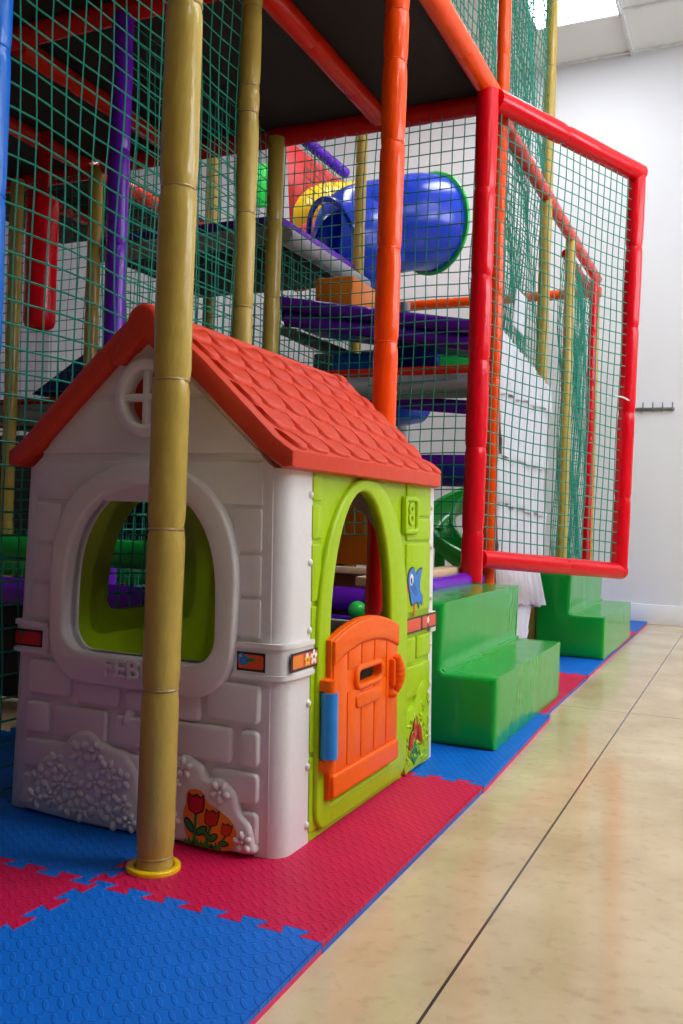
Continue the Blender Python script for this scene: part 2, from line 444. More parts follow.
# right wall with three tall windows
WIN = [(1.9, 3.9), (4.5, 6.5)]
WPOW = [95, 80]; WZ0, WZ1 = 2.3, 3.9
mb = MB(); ys = [YN]+[v for w in WIN for v in w]+[YB]
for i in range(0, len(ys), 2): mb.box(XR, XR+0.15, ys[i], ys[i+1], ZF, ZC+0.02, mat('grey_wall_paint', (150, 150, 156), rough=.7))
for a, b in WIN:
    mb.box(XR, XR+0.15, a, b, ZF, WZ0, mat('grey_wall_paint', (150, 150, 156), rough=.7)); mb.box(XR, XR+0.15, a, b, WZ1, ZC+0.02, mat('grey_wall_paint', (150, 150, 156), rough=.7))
struct(mb.build('wall_right', flat=True))
for i, (a, b) in enumerate(WIN):
    mb = MB(); w = 0.05
    for (y0, y1, z0, z1) in ((a, a+w, WZ0, WZ1), (b-w, b, WZ0, WZ1), (a, b, WZ0, WZ0+w), (a, b, WZ1-w, WZ1), ((a+b)/2-w/2, (a+b)/2+w/2, WZ0, WZ1)):
        mb.box(XR+0.04, XR+0.11, y0, y1, z0, z1, M['trim'], bev=0.004)
    f = struct(mb.build('window_%d' % (i+1)))
    mb = MB(); mb.box(XR+0.07, XR+0.076, a+w, b-w, WZ0+w, WZ1-w, M['glass']); mb.build('pane', f, flat=True)
    la = bpy.data.lights.new('daylight', 'AREA'); la.shape = 'RECTANGLE'; la.size = WZ1-WZ0; la.size_y = b-a
    la.energy = WPOW[i] if 'WPOW' in globals() else 150; la.color = (0.88, 0.94, 1.0)
    lo = bpy.data.objects.new('daylight', la); COL.objects.link(lo)
    lo.location = (XR+0.3, (a+b)/2, (WZ0+WZ1)/2); lo.rotation_euler = (0, math.radians(90), 0)
# ceiling panels: one seen behind the netting, the rest unseen, some added to brighten the hall
M['lamp'] = emis('lit_diffuser', (0.94, 0.97, 1.0, 1), 11.0)
def ceiling_light(x0, y0, label):
    x1, y1 = x0+0.6, y0+1.2
    root = thing('ceiling_light', label, 'ceiling light', ((x0+x1)/2, (y0+y1)/2, ZC), 'ceiling light panels')
    mb = MB()
    for b in ((x0, x0+.022, y0, y1), (x1-.022, x1, y0, y1), (x0, x1, y0, y0+.022), (x0, x1, y1-.022, y1)):
        mb.box(*b, ZC-0.008, ZC+0.02, M['trim'], bev=0.003)
    mb.build('frame', root)
    mb = MB(); mb.box(x0+.02, x1-.02, y0+.02, y1-.02, ZC-0.003, ZC+0.015, M['lamp']); mb.build('diffuser', root, flat=True)
ceiling_light(-1.523, 5.27, 'square-edged lit white ceiling panel by the back wall above the tall netting')
for (x0, y0) in ((0.277, 1.67), (0.277, 3.27), (1.477, 1.67), (1.477, 3.27), (-3.323, 4.67), (-4.923, 4.07), (2.077, -0.33)):  # left panels added to brighten the frame interior, last one the playhouse front
    ceiling_light(x0, y0, 'unseen lit white ceiling panel brightening the hall from beyond the picture')
# hook rail on the back wall
h0 = atY(634, 410, YB); h1 = atY(673, 408.5, YB); zh = (h0.z+h1.z)/2
root = thing('coat_hook_rail', 'small grey metal rail of coat hooks on the white back wall', 'hook rail', ((h0.x+h1.x)/2, YB, zh))
mb = MB(); mb.box(h0.x-0.02, h1.x+0.012, YB-0.012, YB, zh-0.012, zh+0.012, M['steel'], bev=0.003); mb.build('rail', root)
for k in range(5):
    hx = h0.x+(h1.x-h0.x)*k/4
    mb = MB(); mb.tube(spline([(hx, YB-0.012, zh-0.01), (hx, YB-0.035, zh-0.016), (hx, YB-0.047, zh+0.01), (hx, YB-0.046, zh+0.045)], 4), 0.0055, M['steel'], seg=8)
    mb.build('hook', root)

# ================================================================== FOAM MATS
def jig(p0, p1, n, h=0.0135, gap=0.0):
    """dovetail jigsaw line from p0 to p1 with n tabs on each side"""
    p0 = Vector(p0); p1 = Vector(p1); d = (p1-p0); L = d.length; d.normalize(); q = Vector((-d.y, d.x))
    out = [p0]; s = L/(2*n)
    for k in range(2*n):
        a = k*s; b = a+s; sg = h if k % 2 == 0 else -h
        nxt = 0.15*s
        out += [p0+d*(a+(-nxt if k else 0.0)) + q*sg, p0+d*(b+(nxt if k < 2*n-1 else 0.0)) + q*sg]
    # corners meet exactly
    out.append(p1)
    return [tuple(v) for v in out]
XC = [-3.11, -2.11, -1.11]
YR = [0.373, 1.373, 2.372, 3.366, 4.34, 5.33, 6.32, 7.04]
EDGE = [(-0.605, -0.628), (-0.627, -0.634), (-0.632, -0.660), (-0.684, -0.684), (-0.686, -0.688), (-0.689, -0.692), (-0.692, -0.695)]
rowword = ['nearest the camera', 'under the front of the playhouse door', 'beside the near green step block', 'between the two green step blocks', 'in front of the far green step block', 'at the far end of the far green step block', 'against the back wall']
MLAB = {
 (0, 0): 'blue foam jigsaw mat tile in the foreground at the outer edge',
 (0, 1): 'crimson foam jigsaw mat tile under the playhouse and the thick bamboo-coloured pole',
 (0, 2): 'blue foam jigsaw mat tile under the near green step block',
 (0, 3): 'crimson foam jigsaw mat tile just beyond the near green step block',
 (0, 4): 'blue foam jigsaw mat tile under the front of the far green step block',
 (0, 5): 'crimson foam jigsaw mat tile under the rear of the far green step block',
 (0, 6): 'short blue foam mat tile reaching the back wall',
 (1, 0): 'crimson foam jigsaw mat tile at the lower left in front of the playhouse',
 (1, 1): 'blue foam jigsaw mat tile under the left half of the white playhouse front',
}
for c in range(2):
    for r in range(7 if c == 0 else 2):
        y0, y1 = YR[r], YR[r+1]
        blue = (r % 2 == 0) if c == 0 else (r % 2 == 1)
        if c == 0: x0, (e0, e1) = -1.11, EDGE[r]
        else: x0, e0, e1 = -2.11, -1.11, -1.11
        nX = 6 if c == 0 else 12
        bot = jig((x0, y0), (e0, y0), nX) if r > 0 else [(x0, y0), (e0, y0)]
        xe_prev = e1
        top = jig((x0, y1), (e1, y1), nX) if r < 6 else [(x0, y1), (e1, y1)]
        left = jig((x0, y0), (x0, y1), 12)
        right = [(e0, y0), (e1, y1)] if c == 0 else jig((e0, y0), (e0, y1), 12)
        loop = bot[:-1]+right[:-1]+top[::-1][:-1]+left[::-1][:-1]
        root = thing('foam_mat_tile', MLAB[(c, r)], 'foam mat', ((x0+e0)/2, (y0+y1)/2, ZF), 'blue and crimson foam floor mats')
        mb = MB(); mb.plate(loop, [], -0.010, -0.0002*(c+2*(r % 2)), 0.0008, M['eva_blue' if blue else 'eva_red'], Vector, seg=1)
        mb.build('top_layer', root, angle=20)
        mb = MB(); mb.plate(loop, [], ZF, -0.0102, 0.0, M['eva_red_p' if blue else 'eva_blue_p'], Vector)
        mb.build('underside_layer', root, angle=20)

# ================================================================== PLAYHOUSE
HX0, HX1, HY0, HY1, HE = -1.590, -0.851, 1.633, 2.578, 0.80
HXM = (HX0+HX1)/2; HZ = 0.001
TAPER = (HXM, .075, .042)
house = thing('playhouse', 'white and lime plastic toy playhouse with coral red tiled roof', 'playhouse', (HXM, (HY0+HY1)/2, HZ))
TF = lambda p: Vector((p.x, HY0-p.z, p.y))          # front wall: u = x, v = z
TB = lambda p: Vector((p.x, HY1+p.z, p.y))          # back wall
TR = lambda p: Vector((HX1+p.z, p.x, p.y))          # door side: u = y
TL = lambda p: Vector((HX0-p.z, p.x, p.y))          # far side
def archwin(x0, x1, z0, z1, rt, rb, e=1.0):
    xm = (x0+x1)/2; hw = (x1-x0)/2
    sp = lambda t: math.copysign(abs(t)**e, t)
    top = [(xm+hw*sp(math.cos(PI*i/26)), z1-rt+rt*sp(math.sin(PI*i/26))) for i in range(27)]
    return arc(x1-rb, z0+rb, rb, rb, -90, 0, 6)+top+arc(x0+rb, z0+rb, rb, rb, 180, 270, 6)
gable_pts = [(HX0+.03, 0.0), (HX1-.03, 0.0), (HX1-.03, 0.795), (HX1-0.055, 0.815), (-1.03, 0.985), (-1.15, 1.09), (-1.219, 1.112), (-1.288, 1.09), (-1.408, 0.985), (HX0+0.055, 0.815), (HX0+.03, 0.795)]
w_open = archwin(-1.420, -1.007, 0.380, 0.752, 0.24, 0.06, .84)
w_out = [(-1.211+(u+1.211)*(1-0.09*max(0, (0.72-v)/0.41)), v) for u, v in archwin(-1.478, -0.944, 0.312, 0.803, 0.29, 0.10, .86)]
ROUND_C = (-1.213, 0.947)
def wall_mesh(T, front):
    mb = MB(); W = M['housewhite']
    holes = [w_open, arc(ROUND_C[0], ROUND_C[1], 0.062, 0.062, 0, 345, 23)] if front else [w_open]
    mb.plate(gable_pts, holes, -0.022, 0.0, 0.004, W, T)
    return mb
mb = wall_mesh(TF, True); W = M['housewhite']
# corner columns: rounded L sections carried round on to the sides
def column(xa, sgn, yfront, ydir):
    R = 0.042 if yfront == HY0 else 0.012; pts = []
    xe = xa
    cx_ = xe-sgn*R; cy_ = yfront+ydir*R
    pts += [(xe-sgn*0.05, yfront+ydir*0.022), (xe-sgn*0.062, yfront-ydir*0.001)]
    a0, a1 = (-90, 0) if sgn > 0 else (-90, -180)
    if ydir < 0: a0, a1 = -a0, -a1
    pts += arc(cx_, cy_, R, R, a0, a1, 8)
    D = 0.122 if yfront == HY0 else 0.046
    pts += [(xe, yfront+ydir*D), (xe-sgn*0.022, yfront+ydir*D)]
    return pts
def prism(mb, pts, z0, z1, m, top=True):
    n = len(pts); vs = [(p[0], p[1], z0) for p in pts]+[(p[0], p[1], z1) for p in pts]
    fs = [[i, (i+1) % n, n+(i+1) % n, n+i] for i in range(n)]
    for t in tessellate_polygon([[Vector((p[0], p[1], 0)) for p in pts]]):
        fs.append(list(t)); fs.append([n+i for i in t])
    mb.add(vs, fs, m)
for sg, xa in ((1, HX1), (-1, HX0)): prism(mb, column(xa, sg, HY0, 1), 0.0, 0.795, W)
# belt with a raised lip top and bottom
def belt(mb, sg, xa, grow, z0, z1):
    pts = column(xa, sg, HY0, 1)
    c = Vector((xa-sg*0.06, HY0+0.06)); out = []
    for p in pts:
        q = Vector(p)
        if q.y < HY0+0.02: q.y -= grow
        if sg*(q.x-(xa-sg*0.02)) > 0: q.x += sg*grow
        out.append((q.x, q.y))
    # stretch the front flange towards the window frame
    for i in (0, 1): out[i] = (xa-sg*0.115, out[i][1])
    prism(mb, out, z0, z1, W)
for sg, xa in ((1, HX1), (-1, HX0)):
    belt(mb, sg, xa, 0.007, 0.371, 0.427)
    belt(mb, sg, xa, 0.011, 0.363, 0.372); belt(mb, sg, xa, 0.011, 0.426, 0.436)
# siding boards above the belt (left and right of the window), overlapping downwards
def clip_board(x0, x1, z0, z1):
    mb.plate(rrect(x0, x1, z0, z1, 0.006, 2), [], 0.0, 0.0055, 0.004, W, TF, seg=2)
for (z0, z1) in ((0.444, 0.525), (0.532, 0.615), (0.622, 0.712)):
    clip_board(HX0+0.052, -1.46, z0, z1); clip_board(-0.975, HX1-0.055, z0, z1)
mb.plate([(HX0+.052, .719), (HX1-.055, .719), (HX1-.055, .808), (HX0+.052, .808)], [], 0.0, 0.005, 0.003, W, TF, seg=2)
RCX, RCZ = ROUND_C
mb.plate([(HX0+.062, .826), (HX1-.062, .826), (-1.052, 0.942)]+arc(RCX, RCZ, .075, .075, -4, -176, 14)+[(-1.386, 0.942)], [], 0.0, 0.005, 0.003, W, TF, seg=2)
mb.plate([(-1.376, 0.951)]+arc(RCX, RCZ, .075, .075, 177, 3, 14)+[(-1.062, 0.951), (-1.165, 1.045), (-1.273, 1.045)], [], 0.0, 0.005, 0.003, W, TF, seg=2)
# raised stone blocks below the belt
for b in ((-1.530, -1.402, .270, .350), (-1.382, -1.262, .262, .312), (-1.245, -1.150, .262, .306), (-1.132, -1.046, .258, .318), (-1.030, -.902, .270, .350),
          (-1.530, -1.462, .182, .254), (-1.443, -1.292, .182, .254), (-1.272, -1.140, .182, .250), (-1.118, -.966, .182, .256), (-.948, -.902, .182, .256),
          (-1.530, -1.368, .102, .168), (-1.350, -1.2, .102, .168), (-1.18, -1.03, .102, .168), (-1.014, -.902, .106, .170), (-1.530, -1.45, .020, .088), (-.955, -.902, .020, .090)):
    mb.plate(rrect(*b, 0.012, 3), [], 0.0, 0.012, 0.007, W, TF, seg=3)
# low relief bushes with little flowers, and a bud between them
def cloud(pts): return smooth_loop(pts, 5)
bushL = [(-1.502, .008), (-1.515, .055), (-1.47, .092), (-1.462, .13), (-1.415, .150), (-1.385, .190), (-1.335, .206), (-1.285, .178), (-1.24, .172), (-1.205, .14), (-1.19, .09), (-1.18, .008)]
bushR = [(-1.165, .008), (-1.15, .10), (-1.12, .165), (-1.075, .188), (-1.035, .168), (-1.02, .146), (-.985, .150), (-.95, .125), (-.94, .09), (-.915, .068), (-.906, .035), (-.91, .008), (-1.0, .006), (-1.1, .006)]
for b in (bushL, bushR): mb.plate(cloud(b), [], 0.0, 0.022, 0.011, W, TF, seg=3)
def flower(mb, u, v, w, r, T, m, rot):
    for k in range(5):
        a = rot+k*2*PI/5
        mb.ellip((u+math.cos(a)*r, v+math.sin(a)*r, w-0.001), r*0.68, r*0.5, 0.0085, a, m, T, 8, 3)
    mb.ellip((u, v, w-0.001), r*0.3, r*0.3, 0.008, 0, m, T, 7, 3)
for i, (u, v, r) in enumerate(((-1.475, .040, .016), (-1.430, .046, .014), (-1.39, .036, .016), (-1.345, .03, .016), (-1.30, .05, .021), (-1.255, .03, .018), (-1.462, .088, .017), (-1.41, .080, .013), (-1.362, .078, .017), (-1.308, .098, .017), (-1.265, .082, .014), (-1.228, .06, .013), (-1.42, .124, .016), (-1.378, .105, .013), (-1.352, .155, .020), (-1.305, .165, .014), (-1.272, .130, .015), (-1.235, .115, .015), (-1.21, .025, .013),
                                 (-1.13, .035, .017), (-1.115, .085, .014), (-1.105, .135, .015), (-1.075, .163, .013), (-.985, .125, .015), (-.928, .032, .013), (-1.1, .05, .012))):
    flower(mb, u, v, 0.022, r*1.08, TF, W, i*0.7)
mb.ellip((-1.236, .245, 0.0), 0.030, 0.013, 0.017, 1.2, W, TF); mb.tube([TF(Vector(p)) for p in ((-1.229, .222, .002), (-1.222, .19, .004), (-1.206, .17, .002))], 0.004, W, seg=6)
fp = mb.build('front_panel', house)
# window frame standing proud of the wall
mb = MB(); mb.plate(w_out, [w_open], -0.03, 0.026, 0.008, W, TF, seg=3)
wf = mb.build('window_frame', house)
mb = MB(); mb.add([(v.x, v.y, v.z) for v in TXT_LOGO[0]], TXT_LOGO[1], W, lambda p: TF(Vector((p.x*1.10-1.203, p.y+0.354, 0.026+p.z*0.9))))
mb.build('raised_lettering', wf, angle=30)
# round gable window with cross bars
mb = MB(); rc = ROUND_C
mb.plate(arc(rc[0], rc[1], .087, .087, 0, 352.5, 47), [arc(rc[0], rc[1], .060, .060, 0, 352.5, 47)], -0.022, 0.020, 0.009, W, TF, seg=3)
mb.box(-.0085, .0085, -.063, .063, -0.006, .012, W, bev=.004, T=lambda p: TF(Vector((p.x+rc[0], p.y+rc[1], p.z))))
mb.box(-.063, .063, -.0085, .0085, -0.006, .0125, W, bev=.004, T=lambda p: TF(Vector((p.x+rc[0], p.y+rc[1], p.z))))
mb.build('round_window', house)
# back wall
mb = wall_mesh(TB, False)
for sg, xa in ((1, HX1), (-1, HX0)): prism(mb, column(xa, sg, HY1, -1), 0.0, 0.795, W)
mb.box(HX1-0.03, HX1+0.008, HY1-0.046, HY1+0.003, 0.37, 0.43, W, bev=0.004)
mb.plate(w_out, [w_open], 0.0, 0.018, 0.010, W, TB)
mb.build('back_panel', house)
# lime side walls
SY0, SY1 = HY0+0.119, HY1-0.044
a_open = archwin(1.836, 2.205, 0.062, 0.762, 0.34, 0.02)
a_out = archwin(1.770, 2.330, 0.012, 0.797, 0.37, 0.05)
def side(name, T, door):
    G = M['lime']; mb = MB()
    mb.plate([(SY0, 0), (SY1, 0), (SY1, .805), (SY0, .805)], [a_open if door else archwin(1.95, 2.29, 0.43, 0.735, 0.25, 0.04)], -0.014, -0.002, 0.0, G, T)
    mb.plate(a_out if door else archwin(1.88, 2.37, .37, .782, .30, .06), [a_open if door else archwin(1.95, 2.29, 0.43, 0.735, 0.25, 0.04)], -0.014, 0.012, 0.009, G, T, seg=4)
    # siding
    for (z0, z1) in ((0.44, .632), (0.64, .70), (.708, .80)):
        mb.plate(rrect(2.335, SY1-.002, z0, z1, .006, 2), [], -0.002, .0035, .003, G, T, seg=2)
    for (z0, z1) in ((.02, .18), (.19, .36), (0.37, .505), (0.515, .64), (.65, .725), (.733, .80)):
        mb.plate(rrect(SY0+.001, 1.80, z0, z1, .005, 2), [], -0.002, .003, .003, G, T, seg=2)
    # stone blocks
    for b in ((2.335, 2.41, .30, .372), (2.42, 2.535, .308, .372), (2.335, 2.535, .205, .292), (2.45, 2.535, .12, .197)):
        mb.plate(rrect(*b, .008, 3), [], -0.002, .006, .004, G, T, seg=2)
    # bush with tiny leaves
    mb.plate(cloud([(2.325, .012), (2.318, .12), (2.345, .17), (2.40, .185), (2.45, .235), (2.495, .228), (2.520, .16), (2.524, .08), (2.522, .008), (2.43, .006), (2.37, .006)]), [], -.002, .010, .006, G, T, seg=2)
    rg = random.Random(5)
    for k in range(75):
        u = 2.335+rg.random()*.175; v = .02+rg.random()*(.12+.35*(u-2.335))
        mb.ellip((u, v, .0095), .009+.006*rg.random(), .005, .005, rg.random()*6.28, G, T, 6, 2)
    return mb.build(name, house)
sr = side('door_side_panel', TR, True)
sl = side('far_side_panel', TL, False)
# house-number plate
mb = MB(); mb.plate(rrect(2.300, 2.408, .658, .762, .014, 4), [rrect(2.317, 2.391, .672, .748, .008, 3)], 0, .014, .005, M['lime'], TR)
mb.plate(rrect(2.312, 2.396, .668, .752, .006, 2), [], 0, .006, 0.0, M['lime'], TR)
mb.add(TXT_EIGHT[0], TXT_EIGHT[1], M['lime'], lambda p: TR(Vector((2.354+p.x*1.1, .71+p.y*1.02, .007+p.z))))
mb.build('number_plate', house)
# stickers ---------------------------------------------------------
def blob(mb, pts, w, m, T, rnd=True):
    mb.plate(smooth_loop(pts, 4) if rnd else pts, [], w-.0006, w, 0.0, m, T)
def ell2(cx, cy, rx, ry, rot=0, n=14): return [(cx+rx*math.cos(2*PI*i/n)*math.cos(rot)-ry*math.sin(2*PI*i/n)*math.sin(rot), cy+rx*math.cos(2*PI*i/n)*math.sin(rot)+ry*math.sin(2*PI*i/n)*math.cos(rot)) for i in range(n)]
def tulip(mb, u, v, s, w, T, lean=0.0):
    def X(p): return (u+(p[0]+lean*p[1])*s, v+p[1]*s)
    out = [X(p) for p in ((-.5, .05), (-.42, -.35), (0, -.55), (.42, -.35), (.5, .05), (.47, .52), (.25, .36), (0.02, .5), (-.22, .36), (-.46, .52))]
    inn = [X((p[0]*.86, p[1]*.86)) for p in ((-.5, .05), (-.42, -.35), (0, -.55), (.42, -.35), (.5, .05), (.47, .5), (.25, .32), (0.02, .46), (-.22, .32), (-.46, .5))]
    mb.plate(out, [], w-.0006, w, 0, M['s_black'], T); mb.plate(inn, [], w-.0006, w+.0005, 0, M['s_red'], T)
mb = MB(); w0 = 0.0235
mb.plate(smooth_loop([(-1.062, .118), (-1.03, .122), (-1.012, .10), (-.985, .088), (-.955, .07), (-.942, .045), (-.955, .012), (-1.0, .006), (-1.05, .010), (-1.066, .03), (-1.072, .07), (-1.066, .09)], 4), [], 0.0222, w0, 0, M['s_orange'], TF)
for (x0, z0, x1, z1, tk) in ((-1.043, .012, -1.040, .075, .0035), (-1.015, .012, -1.003, .056, .0032), (-.985, .014, -.966, .04, .003)):
    mb.plate([(x0-tk, z0), (x0+tk, z0), (x1+tk, z1), (x1-tk, z1)], [], w0-.0004, w0+.0006, 0, M['s_green'], TF)
for (u, v, a, b, r) in ((-1.056, .047, .015, .007, 2.2), (-1.026, .04, .014, .007, .6), (-.998, .03, .012, .006, .6), (-1.012, .032, .011, .005, 2.3), (-.972, .022, .011, .005, .1)):
    mb.plate(ell2(u, v, a*1.2, b*1.3, r), [], w0-.0004, w0+.0008, 0, M['s_black'], TF); mb.plate(ell2(u, v, a*.95, b*.85, r), [], w0-.0004, w0+.0012, 0, M['s_green'], TF)
for u in (-1.055, -1.035, -1.01, -.99): mb.plate([(u-.014, .008), (u+.014, .008), (u+.009, .02), (u+.004, .012), (u, .024), (u-.005, .012), (u-.01, .018)], [], w0-.0004, w0+.0014, 0, M['s_green'], TF)
tulip(mb, -1.040, .094, .042, w0+.0016, TF); tulip(mb, -1.001, .070, .035, w0+.0016, TF, .15); tulip(mb, -.965, .052, .027, w0+.0016, TF, .2)
mb.build('tulip_sticker', house, label='sticker of three red tulips on orange')
def brick_sticker(name, u0, u1, v0, v1, w, T, kind, label):
    mb = MB(); mb.plate([(u0, v0), (u1, v0), (u1, v1), (u0, v1)], [], w-.001, w, 0, M['s_black'], T)
    L = u1-u0
    for (a, b) in (((0.06, 0.94),) if kind != 'two' else ((.04, .46), (.52, .68), (.72, .96))):
        mb.plate(rrect(u0+a*L, u0+b*L, v0+.005, v1-.005, .004, 2), [], w-.0004, w+.0006, 0, M['s_brick' if kind != 'red' else 's_red'], T)
    uc, vc = u0+L*.32, (v0+v1)/2
    if kind == 'bird':
        blob(mb, ell2(uc-.004, vc+.002, .013, .010, .4), w+.0012, M['s_blue'], T, False); blob(mb, ell2(uc-.010, vc+.010, .008, .007), w+.0018, M['s_blue'], T, False)
        blob(mb, ell2(uc+.012, vc+.004, .012, .004, .2), w+.0016, M['s_green'], T, False); blob(mb, ell2(uc-.012, vc+.011, .0025, .0025), w+.0024, M['s_yellow'], T, False)
    elif kind == 'flower':
        mb.plate(rrect(u0+.06*L, u0+.42*L, v0+.007, v1-.007, .004, 2), [], w, w+.0009, 0, M['s_orange'], T)
        for (fu, fv, rr, pet) in ((u0+.80*L, vc+.002, .0095, M['s_white']), (u0+.57*L, vc-.001, .008, M['s_yellow'])):
            for k in range(5):
                a = k*2*PI/5+.3; blob(mb, ell2(fu+math.cos(a)*rr, fv+math.sin(a)*rr, rr*.75, rr*.5, a), w+.0014, pet, T, False)
            blob(mb, ell2(fu, fv, .004, .004), w+.002, M['s_brick'], T, False)
        blob(mb, ell2(u0+.55*L, vc+.009, .006, .005), w+.0016, M['s_white'], T, False)
    elif kind == 'red':
        mb.plate([(uc-.004, vc-.012), (uc, vc-.012), (uc+.001, vc+.012), (uc-.001, vc+.012)], [], w, w+.0012, 0, M['s_green'], T); blob(mb, ell2(uc-.004, vc+.01, .009, .004, .5), w+.0014, M['s_green'], T, False)
    else:
        uf = u0+.7*L
        for k in range(5):
            a = k*2*PI/5; blob(mb, ell2(uf+math.cos(a)*.006, vc+.004+math.sin(a)*.006, .005, .0035, a), w+.0014, M['s_white'], T, False)
        blob(mb, ell2(uf-.004, vc-.008, .008, .003, .6), w+.0012, M['s_green'], T, False)
    return mb.build(name, house, label=label)
brick_sticker('brick_sticker', -1.580, -1.492, .3775, .4165, .0085, TF, 'red', 'small sticker of red brick with a green sprig')
brick_sticker('brick_sticker', -.958, -.890, .3775, .4165, .0085, TF, 'bird', 'small sticker of red brick with a blue bird')
brick_sticker('brick_sticker', HY0+.016, HY0+.146, .3775, .4165, .0085, TR, 'flower', 'small sticker of orange brick with a white flower')
brick_sticker('brick_sticker', 2.318, 2.578, .385, .428, .0095, TR, 'two', 'long sticker of orange bricks with a flower')
mb = MB(); wb = .0045
BSH = -.008
def birdpts(g):
    P = [(2.352, .545), (2.372, .563), (2.398, .562), (2.412, .545), (2.432, .556), (2.462, .560), (2.455, .54), (2.448, .525), (2.45, .50), (2.468, .483), (2.465, .458), (2.448, .468), (2.440, .450), (2.425, .468), (2.385, .462), (2.372, .478), (2.362, .50), (2.352, .522)]
    c = Vector((2.41, .51)); return [tuple(c+(Vector(p)-c)*g+Vector((BSH, 0))) for p in P]
blob(mb, [(2.355+BSH, .520), (2.328+BSH, .508), (2.355+BSH, .497)], wb+.0004, M['s_brick'], TR, False)
mb.plate([(2.402+BSH, .43), (2.412+BSH, .43), (2.412+BSH, .466), (2.402+BSH, .466)], [], wb-.001, wb+.0004, 0, M['s_brick'], TR)
blob(mb, birdpts(1.06), wb+.0010, M['s_black'], TR); blob(mb, birdpts(.98), wb+.0016, M['s_blue'], TR)
blob(mb, ell2(2.376+BSH, .532, .014, .017), wb+.0022, M['s_white'], TR, False); blob(mb, ell2(2.373+BSH, .530, .005, .008), wb+.0028, M['s_black'], TR, False)
blob(mb, ell2(2.40+BSH, .505, .03, .012, -.6), wb+.0022, mat('sticker_mid_blue', (24, 98, 180), rough=.35), TR, False)
mb.build('bird_sticker', house, label='sticker of a plain blue bird')
mb = MB(); wb = .0118
for (u, v, a, b, r) in ((2.398, .115, .017, .034, 0), (2.363, .088, .012, .030, -.35), (2.435, .095, .013, .032, .3)):
    blob(mb, ell2(u, v, a*1.18, b*1.1, r), wb+.001, M['s_black'], TR, False); blob(mb, ell2(u, v, a, b*.97, r), wb+.0016, M['s_red'], TR, False)
mb.plate([(2.391, .02), (2.401, .02), (2.404, .085), (2.393, .085)], [], wb-.002, wb+.0008, 0, M['s_green'], TR)
for (u, v, r) in ((2.38, .055, .6), (2.416, .058, 2.4), (2.385, .038, 2.5), (2.41, .04, .5)): blob(mb, ell2(u, v, .02, .008, r), wb+.0014, M['s_green'], TR, False)
mb.build('red_flower_sticker', house, label='sticker of a red flower')
# screws up the column edges
for y in (HY0+.112, HY1-.032):
    for z in ((.745, .60, .455, .30, .165, .04) if y < 2 else (.735, .62, .47, .335, .22, .07)):
        mb = MB(); mb.ellip((y, z, 0.0), .0085, .0085, .007, 0, M['screw'], TR, 10, 3); mb.build('screw', house)
# door -------------------------------------------------------------
DX = 0.010; TD = lambda p: TR(Vector((p.x, p.y, p.z+DX)))
d0, d1 = 1.808, 2.214; dm = (d0+d1)/2
mb = MB(); O = M['dooror']
top = [(d1-(d1-d0)*i/16, .428+.036*(1-((i-8)/8)**2)) for i in range(17)]
slot = rrect(1.948, 2.086, .311, .342, .014, 4)
mb.plate([(d0, .078), (d1, .078)]+top, [slot], 0.0, .016, .004, O, TD)
# upper and lower rails and slot surround, plank boards between grooves
rail_t = [(d1-.004-(d1-d0-.008)*i/16, .426+.036*(1-((i-8)/8)**2)) for i in range(17)]
rail_b = [(d0+.004+(d1-d0-.008)*i/16, .372+.036*(1-((i-8)/8)**2)) for i in range(17)]
mb.plate(rail_b+rail_t, [], .014, .024, .006, O, TD)
mb.plate(rrect(d0+.003, d1-.003, .081, .134, .01, 3), [], .014, .024, .006, O, TD)
for k in range(5):
    a = d0+.004+k*(d1-d0-.008)/5+.0022; b = d0+.004+(k+1)*(d1-d0-.008)/5-.0022
    zt = lambda y: .370+.036*(1-((y-dm)/(.5*(d1-d0)))**2)
    if b < 1.925 or a > 2.11:
        mb.plate([(a, .137), (b, .137), (b, zt(b)), (a, zt(a))], [], .014, .0195, .003, O, TD, seg=2)
    else:
        mb.plate([(a, .137), (b, .137), (b, .302), (a, .302)], [], .014, .0195, .003, O, TD, seg=2)
        mb.plate([(a, .352), (b, .352), (b, zt(b)), (a, zt(a))], [], .014, .0195, .003, O, TD, seg=2)
mb.plate(rrect(1.930, 2.104, .297, .356, .028, 6), [slot], .012, .026, .006, O, TD)
mb.plate(rrect(1.936, 2.084, .256, .290, .014, 4), [], .012, .0245, .004, O, TD)
door = mb.build('door', house, label='orange plank-patterned half door')
mb = MB(); pts = []; rs = []
for i in range(25):
    t = i/24; z = .352-.092*t; pts.append(Vector((HX1+DX+.034, 2.165+.012*math.sin(t*PI), z)))
    rs.append(max(.004, .018*math.sin(PI*min(1, .10+.86*t))**.6*(1+.05*(1 if (i % 4) < 2 else -1))))
mb.tube(pts, rs, O, seg=14); mb.ellip((2.158, .256, .02), .014, .012, .018, 0, O, TD, 10, 4)
mb.box(2.148, 2.178, .275, .345, .012, .034, O, bev=.006, T=TD)
mb.build('knob', door)
mb = MB(); hx, hy = HX1+DX+.020, 1.792
mb.tube([(hx, hy, .176), (hx, hy, .318)], .0195, M['hinge'], seg=18); mb.build('hinge_sleeve', house, label='blue hinge sleeve', angle=50)
for (a, b) in ((.318, .350), (.146, .176)):
    mb = MB(); mb.tube([(hx, hy, a), (hx, hy, b-.006 if a > .2 else b)], .015, O, seg=14)
    mb.box(hx-.03, hx-.004, hy-.014, hy+.035, a+.002, b-.004, O, bev=.004); mb.build('hinge_pin', house, label='orange hinge knuckle')
